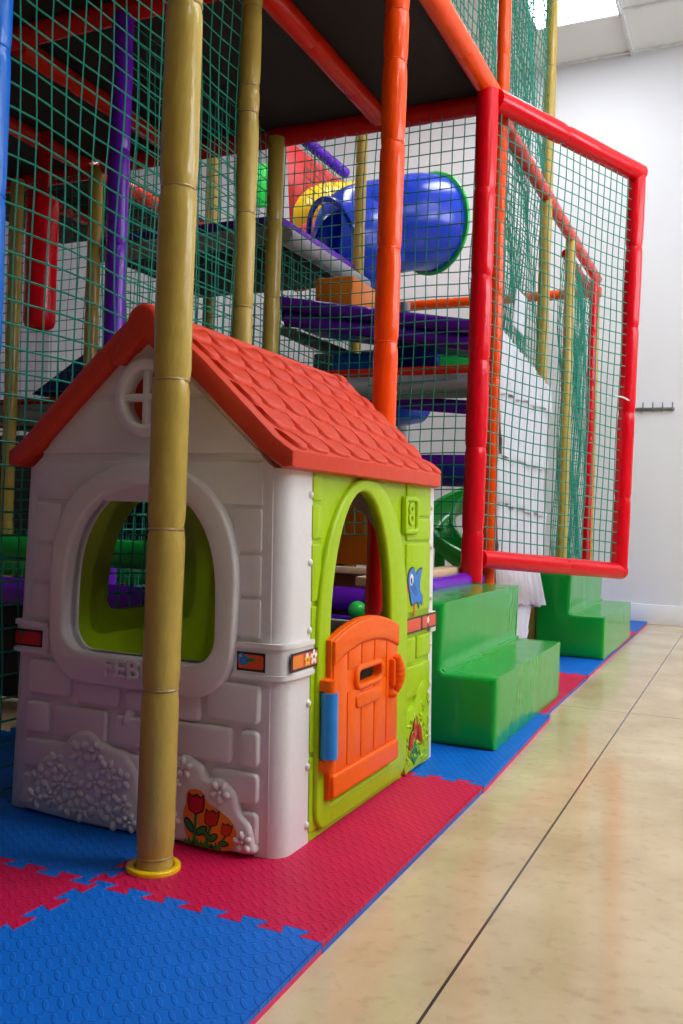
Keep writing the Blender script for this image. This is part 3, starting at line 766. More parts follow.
# roof --------------------------------------------------------------
TAPER = None
RXM = -1.212; RW = 0.374; RY0, RY1 = 1.603, 2.600
prof = [(0.0, 1.132), (.05, 1.114), (.16, 1.020), (.27, .918), (.33, .862), (.358, .842), (.376, .830)]
def roof_z(d):
    for (a, za), (b, zb) in zip(prof, prof[1:]):
        if d <= b: return za+(zb-za)*(d-a)/(b-a)
    return prof[-1][1]
mb = MB(); RM = M['roof']
under = [(.376, .797), (.350, .793), (.30, .826), (.16, .952), (.05, 1.050), (0, 1.066)]
loop = [(RXM+d, z) for d, z in prof[::-1]]+[(RXM-d, z) for d, z in prof[1:]]+[(RXM-d, z) for d, z in under]+[(RXM+d, z) for d, z in under[::-1][1:]]
# shell in two bevelled halves front/back so the barge edge is rounded
TRO = lambda p: Vector((p.x, (RY0+RY1)/2-p.z, p.y))
hd = (RY1-RY0)/2
vs = []; fs = []; lp = ccw(loop); rings = []
RP = .075
ws = sorted(set([-hd, -hd+.0015, -hd+.004, -hd+.008, -hd+.013]+[-hd+RP*(1-math.cos(math.radians(f))) for f in (40, 50, 60, 70, 80, 90)]+[hd-.012, hd-.004, hd]))
for w in ws:
    x_ = min(w+hd, hd-w); off = .013-math.sqrt(max(0, .013**2-(.013-min(x_, .013))**2)) if x_ < .013 else 0.0
    q = offset_loop(lp, off) if off else lp
    q2 = []
    for p in q:
        d = p[0]-RXM; e = max(0.0, (abs(d)-.26)/.116); t = min(1.0, (w+hd)/RP)
        q2.append((RXM+math.copysign(abs(d)-RP*.9*e*(1-math.sqrt(max(0, 1-(1-t)**2))), d), p[1]))
    rings.append(list(range(len(vs), len(vs)+len(q)))); vs += [(p[0], p[1], w) for p in q2]
for a, b in zip(rings, rings[1:]):
    n = len(a)
    for i in range(n): fs.append([a[i], a[(i+1) % n], b[(i+1) % n], b[i]])
for r in (rings[0], rings[-1]):
    for t in tessellate_polygon([[Vector((vs[i][0], vs[i][1], 0)) for i in r]]): fs.append([r[i] for i in t])
mb.add(vs, fs, RM, TRO)
# overlapping shingles with rounded lower ends, both slopes
NR, NT = 6, 8
for sg in (1, -1):
    for r_ in range(NR):
        da = .028+(r_)*.0545; db = da+.070
        tw = (RY1-RY0-.07)/NT; sh = 0.0 if r_ % 2 == 0 else tw/2
        for k in range(NT+(1 if sh else 0)):
            ya = RY0+.035+k*tw-sh; yb = ya+tw-.007
            ya = max(ya, RY0+.03); yb = min(yb, RY1-.03)
            if yb-ya < .03: continue
            n = 12
            hw = (yb-ya)/2; ym = (ya+yb)/2
            rows = []
            for j in range(n+1):
                t = math.sin(PI/2*(-1+2*j/n)); yy = ym+hw*t
                end = db-.027*(abs(t)**4.5)
                rows.append((yy, end))
            vs = []; fs = []
            for (yy, end) in rows:
                for (dd, lift) in ((da, -.004), (end-.014, .0062), (end-.004, .0066), (end, .004), (end+.001, -.006)):
                    dd = min(dd, .3755); z = roof_z(dd)+lift*1.25
                    vs.append((RXM+sg*(dd+lift*.55), yy, z))
            for j in range(n):
                for q in range(4): fs.append([j*5+q, j*5+q+1, (j+1)*5+q+1, (j+1)*5+q])
            # side skirts
            for j in (0, n):
                b_ = len(vs); 
                for q in range(5): p = vs[j*5+q]; vs.append((p[0]-sg*.008, p[1], p[2]-.014))
                for q in range(4): fs.append([j*5+q, j*5+q+1, b_+q+1, b_+q])
            mb.add(vs, fs, RM)
# ridge roll with the upstanding front cap
mb.tube([(RXM, RY0+.02, 1.119), (RXM, RY1-.02, 1.119)], .024, RM, seg=14)
capo = arc(RXM, 1.102, .044, .047, 0, 180, 12)+[(RXM-.085, 1.02), (RXM-.06, 1.018), (RXM, 1.072), (RXM+.06, 1.018), (RXM+.085, 1.02)]
for yy in (RY0-.006, RY1-.03):
    mb.plate(capo, [], 0, .036, .012, RM, lambda p: Vector((p.x, yy+.036-p.z, p.y)))
roof = mb.build('roof', house, angle=40)

# ================================================================== PLAY FRAME
G_POLE = 'padded poles of the play frame'; G_BEAM = 'padded beams of the play frame'; G_NET = 'teal safety nets of the play frame'; G_DECK = 'black play decks overhead'
ZB = 2.53; R_ = 0.0373
XF, XM, X2, X3 = -1.072, -1.62, -2.14, -2.70
Y1, Y2, Y3, Y4 = 1.49, 2.66, 3.84, 4.93
# near thick pole, with its own yellow floor ring
pole = padded('padded_pole', 'thick bamboo-coloured padded pole in front of the white playhouse', 'pole', (-1.052, 1.484, 0), (-1.040, 1.484, 3.3), R_, M['tan'], G_POLE, seams=[.026, .352, .665, .957, 1.333, 1.695, 2.07, 2.5])
mb = MB(); mb.plate(arc(-.002, 0, .053, .053, 0, 352.5, 47), [arc(0, 0, .0385, .0385, 0, 345, 23)], 0.0, .009, .004, M['yellow'], Vector)
o = mb.build('floor_ring', label='yellow ring at the foot'); o.parent = pole
padded('padded_pole', 'tan padded pole rising straight behind the playhouse roof ridge', 'pole', (-1.603, 2.665, 0), (-1.603, 2.665, 3.6), .0365, M['tan'], G_POLE, seams=[.4, .75, 1.075, 1.4, 1.72, 2.06, 2.15, 2.42, 2.8, 3.2])
padded('padded_pole', 'tan padded pole with its top tucked under the deep red cross beam', 'pole', (-2.125, 3.80, 0), (-2.125, 3.80, 2.50), .040, M['tan'], G_POLE)
p = padded('padded_pole', 'bright orange padded pole rising behind the playhouse roof', 'pole', (-1.090, 2.70, 0), (-1.082, 2.70, 3.5), .040, M['orange'], G_POLE, seams=[.36, .88, 1.26, 1.56, 1.90, 2.16, 2.32, 2.7, 3.1], mats=[M['beamred'], M['beamred'], M['orange']])  # lower sleeves coloured deep red for how the orange looks in shade
px = atX(494.5, 50, XF)
POSTY = 3.86
padded('padded_pole', 'slim orange padded pole just behind the red gate stile', 'pole', (XF+.020, POSTY+.02, 0), (XF+.020, POSTY+.02, ZC), .031, M['orange'], G_POLE)
padded('padded_pole', 'tall slim tan pole reaching the ceiling behind the red gate', 'pole', (XF, 4.93, 0), (XF, 4.93, ZC), .033, M['tan'], G_POLE)
padded('padded_pole', 'slim tan pole seen through the middle of the red gate netting', 'pole', (XF, 5.66, 0), (XF, 5.66, 2.46), .032, M['tan'], G_POLE)
padded('padded_pole', 'slim red pole at the far corner of the frame seen through the gate', 'pole', (XF+.01, 6.50, 0), (XF+.01, 6.50, 2.40), .030, M['red'], G_POLE)
padded('padded_pole', 'slim tan pole right behind the far slim red pole', 'pole', (XF+.005, 6.66, 0), (XF+.005, 6.66, 2.40), .024, M['tan'], G_POLE)
b0 = atX(-6, 50, -1.62)
padded('padded_pole', 'blue padded pole cut by the left edge of the picture', 'pole', (-1.62, b0.y, 0), (-1.62, b0.y, 3.0), .038, M['bluevinyl'], G_POLE)
padded('padded_pole', 'glossy purple padded pole behind the left netting', 'pole', (X2, 2.66, 0), (X2, 2.66, 2.50), .039, M['purple'], G_POLE)
for (x, y, z0, r, lab, px_) in ((94, 250, 0, .037, 'tan padded pole just left of the purple pole', 3.84), (14, 300, 0, .037, 'tan padded pole at the far left beyond the red punch bag', 3.84), (360, 210, 0, .033, 'tan pole in front of the blue tube slide', 4.79), (213, 180, 0, .04, 'tan pole standing before the white wall behind the upper platform', 4.93), (207, 300, 0, .03, 'thin tan pole under the upper grey-edged platform', 5.9), (420-15, 320, 0, .03, 'grey padded post beneath the blue tube slide', 5.2)):
    q = atY(x, y, px_)
    zt = 2.52
    if 'blue tube slide' in lab and 'grey' in lab: zt = 2.02
    if 'in front' in lab: zt = 3.3
    if 'white wall' in lab: zt = 3.4
    padded('padded_pole', lab, 'pole', (q.x, q.y, 0), (q.x, q.y, zt), r, M['grey'] if 'grey padded' in lab else M['tan'], G_POLE)
# beams
def beam(lab, p0, p1, r, m, pitch_=.42): return padded('padded_beam', lab, 'beam', p0, p1, r, m, G_BEAM, pitch_=pitch_)
beam('deep red padded cross beam running behind the orange pole to the red gate', (XF-.03, 3.86, ZB), (-3.2, 3.86, ZB), .046, M['beamred'])
beam('orange padded beam sloping down from the top edge to the red gate corner', (XF, 1.4, ZB), (XF, 3.83, ZB), .045, M['orange'], .5)
beam('long orange padded beam running from the gate to the far corner of the frame', (XF, 3.90, ZB-.04), (XF, 6.68, ZB-.07), .036, M['redorange'], .2)
beam('short red padded beam under the far end of the long orange beam', (XF-.035, 5.70, 2.38), (XF-.035, 6.52, 2.36), .03, M['red'], .2)
beam('red-orange padded beam crossing the black deck between the tan and orange poles', (XM+.015, 1.4, ZB), (XM+.015, 3.81, ZB), .045, M['redorange'])
beam('deep red padded beam across the deck at the upper left', (-1.58, 2.675, ZB), (-2.74, 2.675, ZB), .042, M['beamred'])
beam('deep red padded beam leading back from the upper left beam', (X3-.01, 2.73, ZB), (X3-.01, 3.80, ZB), .042, M['redorange'])
beam('second deep red padded beam leading back at the far left', (-3.30, 2.6, ZB), (-3.30, 5.2, ZB), .042, M['redorange'])
beam('deep red padded cross beam at the far left behind the punch bag', (-3.26, 3.9, ZB), (-4.5, 3.9, ZB), .042, M['beamred'])
beam('deep red padded beam over the white wall at the far left', (-3.84, 4.0, ZB-.02), (-3.84, 5.3, ZB-.02), .04, M['beamred'])
beam('slim orange padded rail along the white back wall behind the netting', (-1.03, 6.62, 2.355), (-2.9, 6.62, 2.355), .036, M['orange'], .3)
a = atZ(306, 141, 2.98); b = atZ(345, 173, 2.98)
beam('short ruffled purple beam above the yellow tube slide', (a.x, a.y, 2.98), (b.x, b.y, 2.98), .036, M['purple'], .12)
# decks
def deck(lab, x0, x1, y0, y1, z):
    root = thing('play_deck', lab, 'deck', ((x0+x1)/2, (y0+y1)/2, z), G_DECK)
    mb = MB(); mb.box(x0, x1, y0, y1, z, z+.05, M['deck'], bev=.008); mb.build('deck_board', root)
ZD = ZB+.03
deck('black carpeted deck overhead between the orange beam and the red-orange beam', XM+.01, XF-.005, 1.3, 3.85, ZD)
deck('black carpeted deck overhead left of the red-orange beam', X3+.005, XM-.01, 1.3, 3.85, ZD)
deck('black carpeted deck overhead at the upper left beyond the long red beam', -3.30, X3-.005, 1.3, 3.85, ZD)
deck('black carpeted deck overhead at the far left edge', -4.5, -3.31, 1.6, 5.0, ZD)
# safety nets
net('teal net left of the playhouse from the blue pole to the tan pole', (-1.624, b0.y+.03, .02), (0, 1, 0), (0, 0, 1), 2.63-b0.y-.03, 2.46, G_NET, sp=.056, seed=1)
net('teal net across the back of the nook from the tan pole to the orange pole', (X2+.04, 3.845, .62), (1, 0, 0), (0, 0, 1), XF-X2-.07, 1.88, G_NET, sp=.053, seed=2)
net('teal net further back on the left between the purple pole and the tan pole', (X2, 2.70, .3), (0, 1, 0), (0, 0, 1), 1.08, 2.2, G_NET, sp=.055, seed=3)
net('teal net in front of the red punch bag and the white wall', (-4.3, 3.86, .3), (1, 0, 0), (0, 0, 1), 2.1, 2.2, G_NET, sp=.055, seed=4)
net('sloping-topped teal net hanging below the purple and white rail', None, None, None, 0, 0, G_NET, sp=.05, seed=5, quad=[(X2+.0, 3.88, 1.05), (X2+.0, 4.90, 1.05), (X2, 4.90, 1.98), (X2, 3.88, 1.98)])
net('teal net behind the gate between the slim orange pole and the tall tan pole', (XF-.035, 3.93, .5), (0, 1, 0), (0, 0, 1), 1.0, 1.98, G_NET, sp=.05, seed=6, amp=.012)
net('teal net high above the gate between the slim orange pole and the tall tan pole', (XF, 3.90, 2.56), (0, 1, 0), (0, 0, 1), 1.0, 1.65, G_NET, sp=.05, seed=7, amp=.012)
net('second layer of teal net behind the high net above the gate', (XF-.10, 3.92, 2.5), (0, 1, 0), (0, 0, 1), 1.0, 1.70, G_NET, sp=.05, seed=17, amp=.012)
net('second layer of teal net behind the lower net by the gate', (XF-.10, 3.92, .8), (0, 1, 0), (0, 0, 1), .97, 1.68, G_NET, sp=.05, seed=18, amp=.012)
net('teal net above the orange sloping beam over the black deck', (XF, 2.73, 2.60), (0, 1, 0), (0, 0, 1), 1.1, 1.6, G_NET, sp=.05, seed=8, amp=.01)
net('teal net seen through the gate between the slim tan pole and the slim red pole', (XF, 5.69, .45), (0, 1, 0), (0, 0, 1), .74, 1.92, G_NET, sp=.045, seed=9, amp=.012)
net('second layer of teal net by the slim red pole', (XF-.06, 5.70, .45), (0, 1, 0), (0, 0, 1), .80, 1.92, G_NET, sp=.045, seed=19, amp=.012)
net('teal net hanging from the ruffled purple beam', (a.x+.01, a.y, 2.6), (b-a).normalized()[:], (0, 0, 1), (b-a).length, .36, G_NET, sp=.05, seed=10)
net('loose teal net draped over the padded bars behind the playhouse window', (-3.6, 3.0, .10), (1, 0, 0), (0, 0.1, 1), 1.42, .5, G_NET, sp=.055, seed=11)
# gate -------------------------------------------------------------
DL, DR_ = 3.80, 4.56
TLc, BLc, TRc, BRc = atD(488, 96, DL), atD(472, 558, DL), atD(637.5, 173, DR_), atD(619, 571, DR_)
gate = thing('net_gate', 'red padded gate frame with teal netting swung open over the mats', 'gate', (BLc.x, BLc.y, BLc.z))
bl2 = BLc+(BLc-TLc).normalized()*.10
padded('hinge_stile', None, None, bl2, TLc+Vector((0, 0, .02)), .046, M['red'], parent=gate, pitch_=.36, ties=False)
padded('outer_stile', None, None, BRc+Vector((0, 0, -.01)), TRc+Vector((0, 0, .012)), .042, M['red'], parent=gate, pitch_=.42, ties=False)
hd_ = (TRc-TLc).normalized()
padded('top_rail', None, None, TLc+hd_*.05, TRc+hd_*.02, .046, M['red'], parent=gate, seams=[.48], ties=False)
hd2 = (BRc-BLc).normalized()
padded('bottom_rail', None, None, BLc+hd2*.05, BRc+hd2*.02, .040, M['red'], parent=gate, seams=[.62], ties=False)
nq = [BLc+hd2*.04+Vector((0, 0, .035)), BRc-hd2*.03+Vector((0, 0, .035)), TRc-hd_*.03-Vector((0, 0, .04)), TLc+hd_*.04-Vector((0, 0, .04))]
g = net('', None, None, None, 0, 0, None, sp=.0505, seed=12, quad=nq, name='gate_net', amp=.004)
for k in ('label', 'category'): del g[k]
g.location = g.location-gate.location; g.parent = gate
mb = MB(); c0 = atD(606, 396, DR_-.08); c1 = atD(622, 397, DR_-.06); c2 = atD(634, 404, DR_-.02)
mb.tube(spline([c0, c1, c2], 6), .0035, M['s_white'], seg=6)
o = mb.build('white_cable_tie', gate)
# ---------------------------------------------------------------- step blocks
def step_block(lab, x0, xr, x1, y0, y1, h0, h1):
    root = thing('foam_step_block', lab, 'step block', ((x0+x1)/2, (y0+y1)/2, 0), 'green foam step blocks')
    mb = MB(); D = y1-y0
    T = lambda p: Vector((p.x, y1-p.z, p.y))
    prof = [(x0, .001), (x1, .001), (x1, h0), (xr+.012, h0), (xr, h0+.012), (xr+.004, h1), (x0, h1)]
    # one vinyl cover over both steps: rounded at both ends, faces slightly puffed
    vs = []; fs = []; loop = []
    for i, p in enumerate(prof):
        q = prof[(i+1) % len(prof)]
        n = max(1, int((Vector(q)-Vector(p)).length/.03))
        loop += [tuple(Vector(p).lerp(Vector(q), k/n)) for k in range(n)]
    loop = ccw(loop); N = len(loop); rng = random.Random(int(y0*10)); ph = [rng.random()*6 for _ in range(4)]
    rings = []
    ws = [0, .002, .006, .014]+[.014+(D-.028)*k/26 for k in range(1, 26)]+[D-.014, D-.006, D-.002, D]
    for w in ws:
        e = min(w, D-w); off = .014-math.sqrt(max(0, .014**2-(.014-min(e, .014))**2))
        q = offset_loop(loop, off) if off > 1e-5 else loop
        t = w/D; row = []
        for (x, z) in q:
            k = math.sin(PI*t)
            cr = .0010*math.sin(23*t+11*x+ph[0])*math.sin(19*z-7*t+ph[1])*k+.0007*math.sin(41*t-13*z+ph[2])*k
            n_ = Vector((x-(x0+xr)/2 if z > h0 else x-(x0+x1)/2, z-.12)).normalized()
            g = 1.0 if z > .02 else 0.0
            row.append((x+n_.x*(cr+.004*k)*g, z+n_.y*(cr+.003*k)*g*(1 if z > h0*.9 else .2), w))
        rings.append(list(range(len(vs), len(vs)+N))); vs += row
    for a_, b_ in zip(rings, rings[1:]):
        for i in range(N): fs.append([a_[i], a_[(i+1) % N], b_[(i+1) % N], b_[i]])
    for r in (rings[0], rings[-1]):
        for t in tessellate_polygon([[Vector((vs[i][0], vs[i][1], 0)) for i in r]]): fs.append([r[i] for i in t])
    mb.add(vs, fs, M['greenv'], T); mb.build('vinyl_cover', root, angle=50)
    mb = MB(); mb.tube([(xr+.006, y0+.012, h0+.006), (xr+.006, y1-.012, h0+.006)], .005, M['greenv'], seg=8); mb.build('seam_piping', root)
step_block('near green vinyl two-step foam block beside the playhouse', -1.055, -.880, -.700, 2.72, 3.74, .222, .440)
step_block('far green vinyl two-step foam block beneath the end of the red gate', -1.045, -.872, -.690, 4.86, 5.97, .222, .440)
# ---------------------------------------------------------------- entry landing
def roll(lab, p0, p1, r, m, cat='padded bar', nm='padded_bar', group='padded bars of the play frame', pitch_=.5): return padded(nm, lab, cat, p0, p1, r, m, group, pitch_=pitch_)
roll('purple padded bar along the entry above the near green step block', (XF-.03, 2.78, .435), (XF-.012, 3.835, .452), .036, M['purple'])
mb = MB(); mb.box(XF-.12, XF-.045, 2.75, 3.72, .475, .505, M['plank'], bev=.006)
tag(mb.build('sill_board', origin=(XF-.08, 3.2, .475)), 'pale wooden sill board above the purple entry bar', 'board')
mb = MB(); mb.box(-1.98, -1.36, 3.74, 3.81, .445, .475, M['plank'], bev=.006)
tag(mb.build('sill_board', origin=(-1.6, 3.78, .445)), 'pale wooden board seen through the playhouse doorway', 'board')
mb = MB(); mb.box(-2.05, -1.36, 3.80, 3.83, .0, .445, mat('brown_board', (150, 84, 36), rough=.6), bev=.004)
tag(mb.build('kick_board', origin=(-1.6, 3.8, .40)), 'brown board under the pale board seen through the playhouse doorway', 'board')
roll('dark purple padded bar seen through the playhouse doorway', (-2.02, 3.72, .33), (-1.37, 3.72, .335), .055, M['purple'])
mb = MB(); mb.box(-2.05, -1.36, 3.60, 3.66, .0, .27, M['purple'], bev=.015)
tag(mb.build('foam_wall', origin=(-1.6, 3.63, 0)), 'low purple padded panel seen through the playhouse doorway', 'panel')
pa = atY(322, 498, 4.75); pb = atY(374, 566, 4.75)
mb = MB(); mb.box(pa.x, pb.x, 4.75, 4.80, pb.z, pa.z, M['orangefoam'], bev=.012)
tag(mb.build('vinyl_wall_pad', origin=(pa.x, 4.77, pb.z)), 'orange vinyl pad seen through the netting and the playhouse doorway', 'pad')
# little play balls on the floor behind the house
for i, (x, y, m, lab) in enumerate(((-1.50, 3.50, 'tubegreen', 'small green play ball on the mat behind the playhouse'), (-1.43, 3.53, 's_red', 'small red play ball on the mat behind the playhouse'), (-1.40, 3.47, 's_blue', 'small blue play ball on the mat behind the playhouse'))):
    bm = bmesh.new(); bmesh.ops.create_uvsphere(bm, u_segments=20, v_segments=12, radius=.04)
    mb = MB(); bm.verts.ensure_lookup_table(); mb.add([v.co+Vector((x, y, .27+.04)) for v in bm.verts], [[v.index for v in f.verts] for f in bm.faces], M[m]); bm.free()
    tag(mb.build('play_ball', origin=(x, y, .27), angle=80), lab.replace('on the mat', 'on a padded ledge'), 'ball', 'play balls behind the playhouse')
mb = MB(); mb.box(-1.66, -1.36, 3.42, 3.595, .0, .27, M['navy'], bev=.012)
tag(mb.build('padded_ledge', origin=(-1.45, 3.5, 0)), 'low navy padded ledge carrying the play balls behind the playhouse', 'ledge')

# ---------------------------------------------------------------- upper platforms and ramps
G_PLAT = 'raised play platforms inside the frame'
def platform(lab, x0, x1, y0, y1, z, edge, rollm, front=True, right=False, rr=.045):
    root = thing('play_platform', lab, 'platform', ((x0+x1)/2, (y0+y1)/2, z-.1), G_PLAT)
    mb = MB(); mb.box(x0, x1, y0, y1, z-.06, z-.01, M['deck'], bev=.006); mb.build('deck_board', root)
    if front:
        mb = MB(); mb.box(x0, x1, y0-.035, y0+.03, z-.02, z+.028, edge, bev=.010); mb.build('edge_strip', root)
        o = padded('edge_roll', None, None, (x0, y0-.022, z-.065), (x1, y0-.025, z-.065), rr, rollm, parent=root, ties=False, pitch_=.5)
    if right:
        mb = MB(); mb.box(x1-.03, x1+.02, y0, y1, z-.02, z+.028, edge, bev=.010); mb.build('edge_strip', root)
        o = padded('edge_roll', None, None, (x1+.025, y0, z-.065), (x1+.025, y1, z-.065), rr, rollm, parent=root, ties=False, pitch_=.5)
    return root
platform('raised dark platform with a grey padded edge and purple strip beside the tan pole', -3.26, -2.15, 3.90, 4.90, 2.13, M['purple'], M['grey'], True, True)
platform('lower platform with a red strip and grey padded edge at the far left', -4.6, -2.4, 3.94, 5.0, 1.28, M['beamred'], M['grey'], True, False, .06)
platform('narrow platform with a red strip and grey padded edge behind the orange pole', -1.98, -1.11, 3.92, 4.25, 1.365, M['redorange'], M['grey'], True, False, .055)
platform('low platform with a purple padded edge just above the end of the playhouse roof', -2.0, -1.11, 3.92, 4.08, .965, M['purple'], M['navy'], True, False, .05)
# purple double-railed ramp
def ramp(lab, ua, ub, la_, lb, y0, y1, m, r):
    ua, ub, la_, lb = [atY(*p, y0) for p in (ua, ub, la_, lb)]; xa, za, xb, zb = ua.x, ua.z, ub.x, ub.z; dz = za-la_.z
    root = thing('padded_ramp', lab, 'ramp', ((xa+xb)/2, (y0+y1)/2, (za+zb)/2), 'padded ramps inside the frame')
    padded('upper_rail', None, None, (xa, y0, za), (xb, y0, zb), r, m, parent=root, ties=False, pitch_=.5)
    padded('lower_rail', None, None, la_+Vector((0, .02, 0)), lb+Vector((0, .02, 0)), r, m, parent=root, ties=False, pitch_=.5)
    mb = MB()
    T = lambda p: Vector((p.x, y1-p.z, p.y))
    mb.plate([(xa, za-dz), (xb, zb-dz), (xb, zb-.01), (xa, za-.01)], [], 0, y1-y0-.03, 0, M['navy'], T); mb.build('ramp_deck', root)
ramp('purple padded ramp with two rails sloping down behind the orange pole', (279, 303), (472, 327), (285, 319), (472, 343), 3.94, 4.4, M['purple'], .033)
ramp('dark purple padded ramp beneath the red and grey platform edge', (330, 395), (472, 405), (330, 399), (472, 410), 4.0, 4.2, M['purple'], .020)
q = [atY(x, y, 4.0) for x, y in ((315, 310), (353, 310), (375, 310), (315, 279), (352, 277), (375, 283))]
mb = MB(); mb.box(q[0].x, q[1].x, 3.99, 4.30, q[0].z-.06, q[3].z, M['orangefoam'], bev=.010)
tag(mb.build('foam_block', origin=(q[0].x, 4.1, q[0].z-.06)), 'orange foam block standing on the purple ramp', 'foam block')
a_ = atY(385, 334, 4.45); b_ = atY(437, 386, 4.45)
mb = MB(); mb.box(a_.x-.05, b_.x, 4.44, 4.50, b_.z-.06, a_.z+.0, M['navy'], bev=.012)
tag(mb.build('foam_wall', origin=(a_.x, 4.27, b_.z-.06)), 'navy padded panel between the purple ramp and the red strip', 'panel')
c_ = atY(440, 350, 4.6); d_ = atY(472, 378, 4.6)
mb = MB(); mb.box(c_.x-.05, d_.x, 4.55, 4.62, d_.z-.1, c_.z, M['tubegreen'], bev=.012)
tag(mb.build('foam_wall', origin=(c_.x, 4.58, d_.z-.1)), 'small bright green padded panel right of the navy panel', 'panel')
e_ = atY(418, 322, 4.45)
mb = MB(); mb.ellip((0, 0, 0), .16, .16, .07, 0, M['tubegreen'], lambda p: Vector((e_.x-.03+p.x, 4.45+p.y, e_.z-.035+p.z)), 24, 6)
tag(mb.build('foam_dome', origin=(e_.x, 4.45, e_.z-.04)), 'low green foam dome with a yellow rim behind the orange pole', 'dome')
f0 = atY(335, 355, 4.12); f1 = atY(378, 372, 4.12)
mb = MB(); mb.box(f0.x, f1.x, 4.08, 4.20, 1.358, f0.z, mat('bright_blue_vinyl', (20, 100, 225), rough=.35), bev=.02)
tag(mb.build('foam_block', origin=(f0.x, 4.12, 1.358)), 'bright blue foam block behind the netting left of the orange pole', 'foam block')

da_ = atY(283, 330, 4.3); db_ = atY(372, 366, 4.3)
roll('grey padded bar slanting down under the purple ramp', da_, db_, .03, M['grey'])
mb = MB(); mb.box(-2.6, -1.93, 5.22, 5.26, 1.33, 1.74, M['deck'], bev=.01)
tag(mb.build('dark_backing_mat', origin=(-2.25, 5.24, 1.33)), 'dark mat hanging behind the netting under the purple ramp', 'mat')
# ---------------------------------------------------------------- slides
def swept(lab, nm, path, r, m, flange=None, group=None, cat='slide', seg=28, n=8):
    pts = spline(path, n); rr = r if not isinstance(r, list) else [r[0]+(r[1]-r[0])*i/(len(pts)-1) for i in range(len(pts))]
    root = thing(nm, lab, cat, pts[0], group)
    mb = MB(); mb.tube(pts, rr, m, seg=seg, cap=False)
    vs2 = MB(); rin = [x-.012 for x in rr] if isinstance(rr, list) else rr-.012
    mb.tube(pts, rin, m, seg=seg, cap=False)
    mb.build('tube_shell', root, angle=60)
    for (i, fm) in (flange or ()):
        p = pts[i]; d = (pts[min(i+1, len(pts)-1)]-pts[max(i-1, 0)]).normalized(); R = rr[i] if isinstance(rr, list) else rr
        mb = MB(); k = MB()
        Q = Vector((0, 0, 1)).rotation_difference(d)
        mb.plate(arc(0, 0, R+.022, R+.022, 0, 352.5, 47), [arc(0, 0, R-.012, R-.012, 0, 350, 35)], -.009, .009, .004, fm, lambda v: p+Q @ v)
        mb.build('flange', root)
    return root
TC = atY(431, 224, 5.70); TLl = atY(338, 248, 5.14)
swept('big blue plastic tube slide elbow with a green flange behind the orange pole', 'tube_slide', [TC, TC+Vector((-.06, -.12, -.02)), TC+Vector((-.18, -.22, -.065)), TC+Vector((-.36, -.34, -.12)), TLl+Vector((.10, .09, 0)), TLl+Vector((-.045, -.04, .0))], [.31, .285], M['tubeblue'], flange=((0, M['tubegreen']), (-2, M['tubeblue'])), n=8)
Ya = atY(398, 212, 6.2); Yb_ = atY(318, 215, 6.1)
swept('yellow plastic tube slide behind the blue tube slide', 'tube_slide', [Ya+Vector((.2, .1, 0)), Ya, Ya*.5+Yb_*.5, Yb_+Vector((.04, .03, .0)), Yb_+Vector((-.07, .25, -.02)), Yb_+Vector((-.08, .45, -.03))], .225, M['yellow'])
ra = atY(300, 250, 5.75); rb = atY(330, 232, 5.75)
swept('red plastic tube piece between the yellow and blue tube slides', 'tube_slide', [ra+Vector((-.12, .25, -.12)), ra, rb+Vector((.03, 0, 0))], .13, M['tubered'])
ua = atY(386, 404, 4.85)
swept('lower blue tube slide piece dipping under the grey padded edge', 'tube_slide', [ua+Vector((-.5, .3, .10)), ua+Vector((-.25, .1, .02)), ua+Vector((.04, .0, .0)), ua+Vector((.13, .14, .03))], .13, M['tubeblue'])
# red triangular vinyl wall
tq = [atY(x, y, 6.2) for x, y in ((288, 140), (352, 188), (352, 215), (292, 235))]
mb = MB(); mb.plate([(p.x, p.z) for p in tq], [], 0, .04, .012, M['tubered'], lambda p: Vector((p.x, 6.2-p.z, p.y)))
tag(mb.build('vinyl_wall_pad', origin=(tq[0].x, 6.18, tq[3].z)), 'red sloping-topped vinyl panel beside the yellow tube slide', 'panel')
tq = [atY(x, y, 6.0) for x, y in ((250, 165), (268, 165), (268, 208), (250, 208))]
mb = MB(); mb.plate([(p.x, p.z) for p in tq], [], 0, .04, .012, M['tubegreen'], lambda p: Vector((p.x, 6.0-p.z, p.y)))
tag(mb.build('vinyl_wall_pad', origin=(tq[0].x, 6.0, tq[3].z)), 'green vinyl panel glimpsed between the two tan poles', 'panel')
# green spiral slide: open chute
root = thing('spiral_slide', 'green plastic spiral slide chute low behind the playhouse corner', 'slide', (-1.35, 4.35, .3))
cx_, cy_ = -1.185, 4.44
mb = MB(); rows = []
for i in range(49):
    t = i/48; a = math.radians(96+168*t); z = .93-.42*t
    c = Vector((cx_+.27*math.cos(a), cy_+.27*math.sin(a), z)); rad = Vector((math.cos(a), math.sin(a), 0))
    row = []
    for k in range(11):
        s_ = math.radians(-190*k/10+5)
        row.append(c+rad*(math.cos(s_)*.07)+Vector((0, 0, 1))*(math.sin(s_)*.095+.02))
    for k in range(10, -1, -1):
        s_ = math.radians(-190*k/10+5)
        row.append(c+rad*(math.cos(s_)*.06)+Vector((0, 0, 1))*(math.sin(s_)*.085+.024))
    rows.append(row)
vs = [p for r in rows for p in r]; nr = len(rows[0]); fs = []
for i in range(len(rows)-1):
    for k in range(nr): fs.append([i*nr+k, i*nr+(k+1) % nr, (i+1)*nr+(k+1) % nr, (i+1)*nr+k])
fs.append(list(range(nr))); fs.append([(len(rows)-1)*nr+k for k in range(nr)])
mb.add(vs, fs, M['tubegreen']); mb.build('chute', root, angle=60)
for kk, nm in ((0, 'outer_lip'), (10, 'inner_lip')):
    mb = MB(); mb.tube([r[kk] for r in rows], .016, M['tubegreen'], seg=10); mb.build(nm, root)
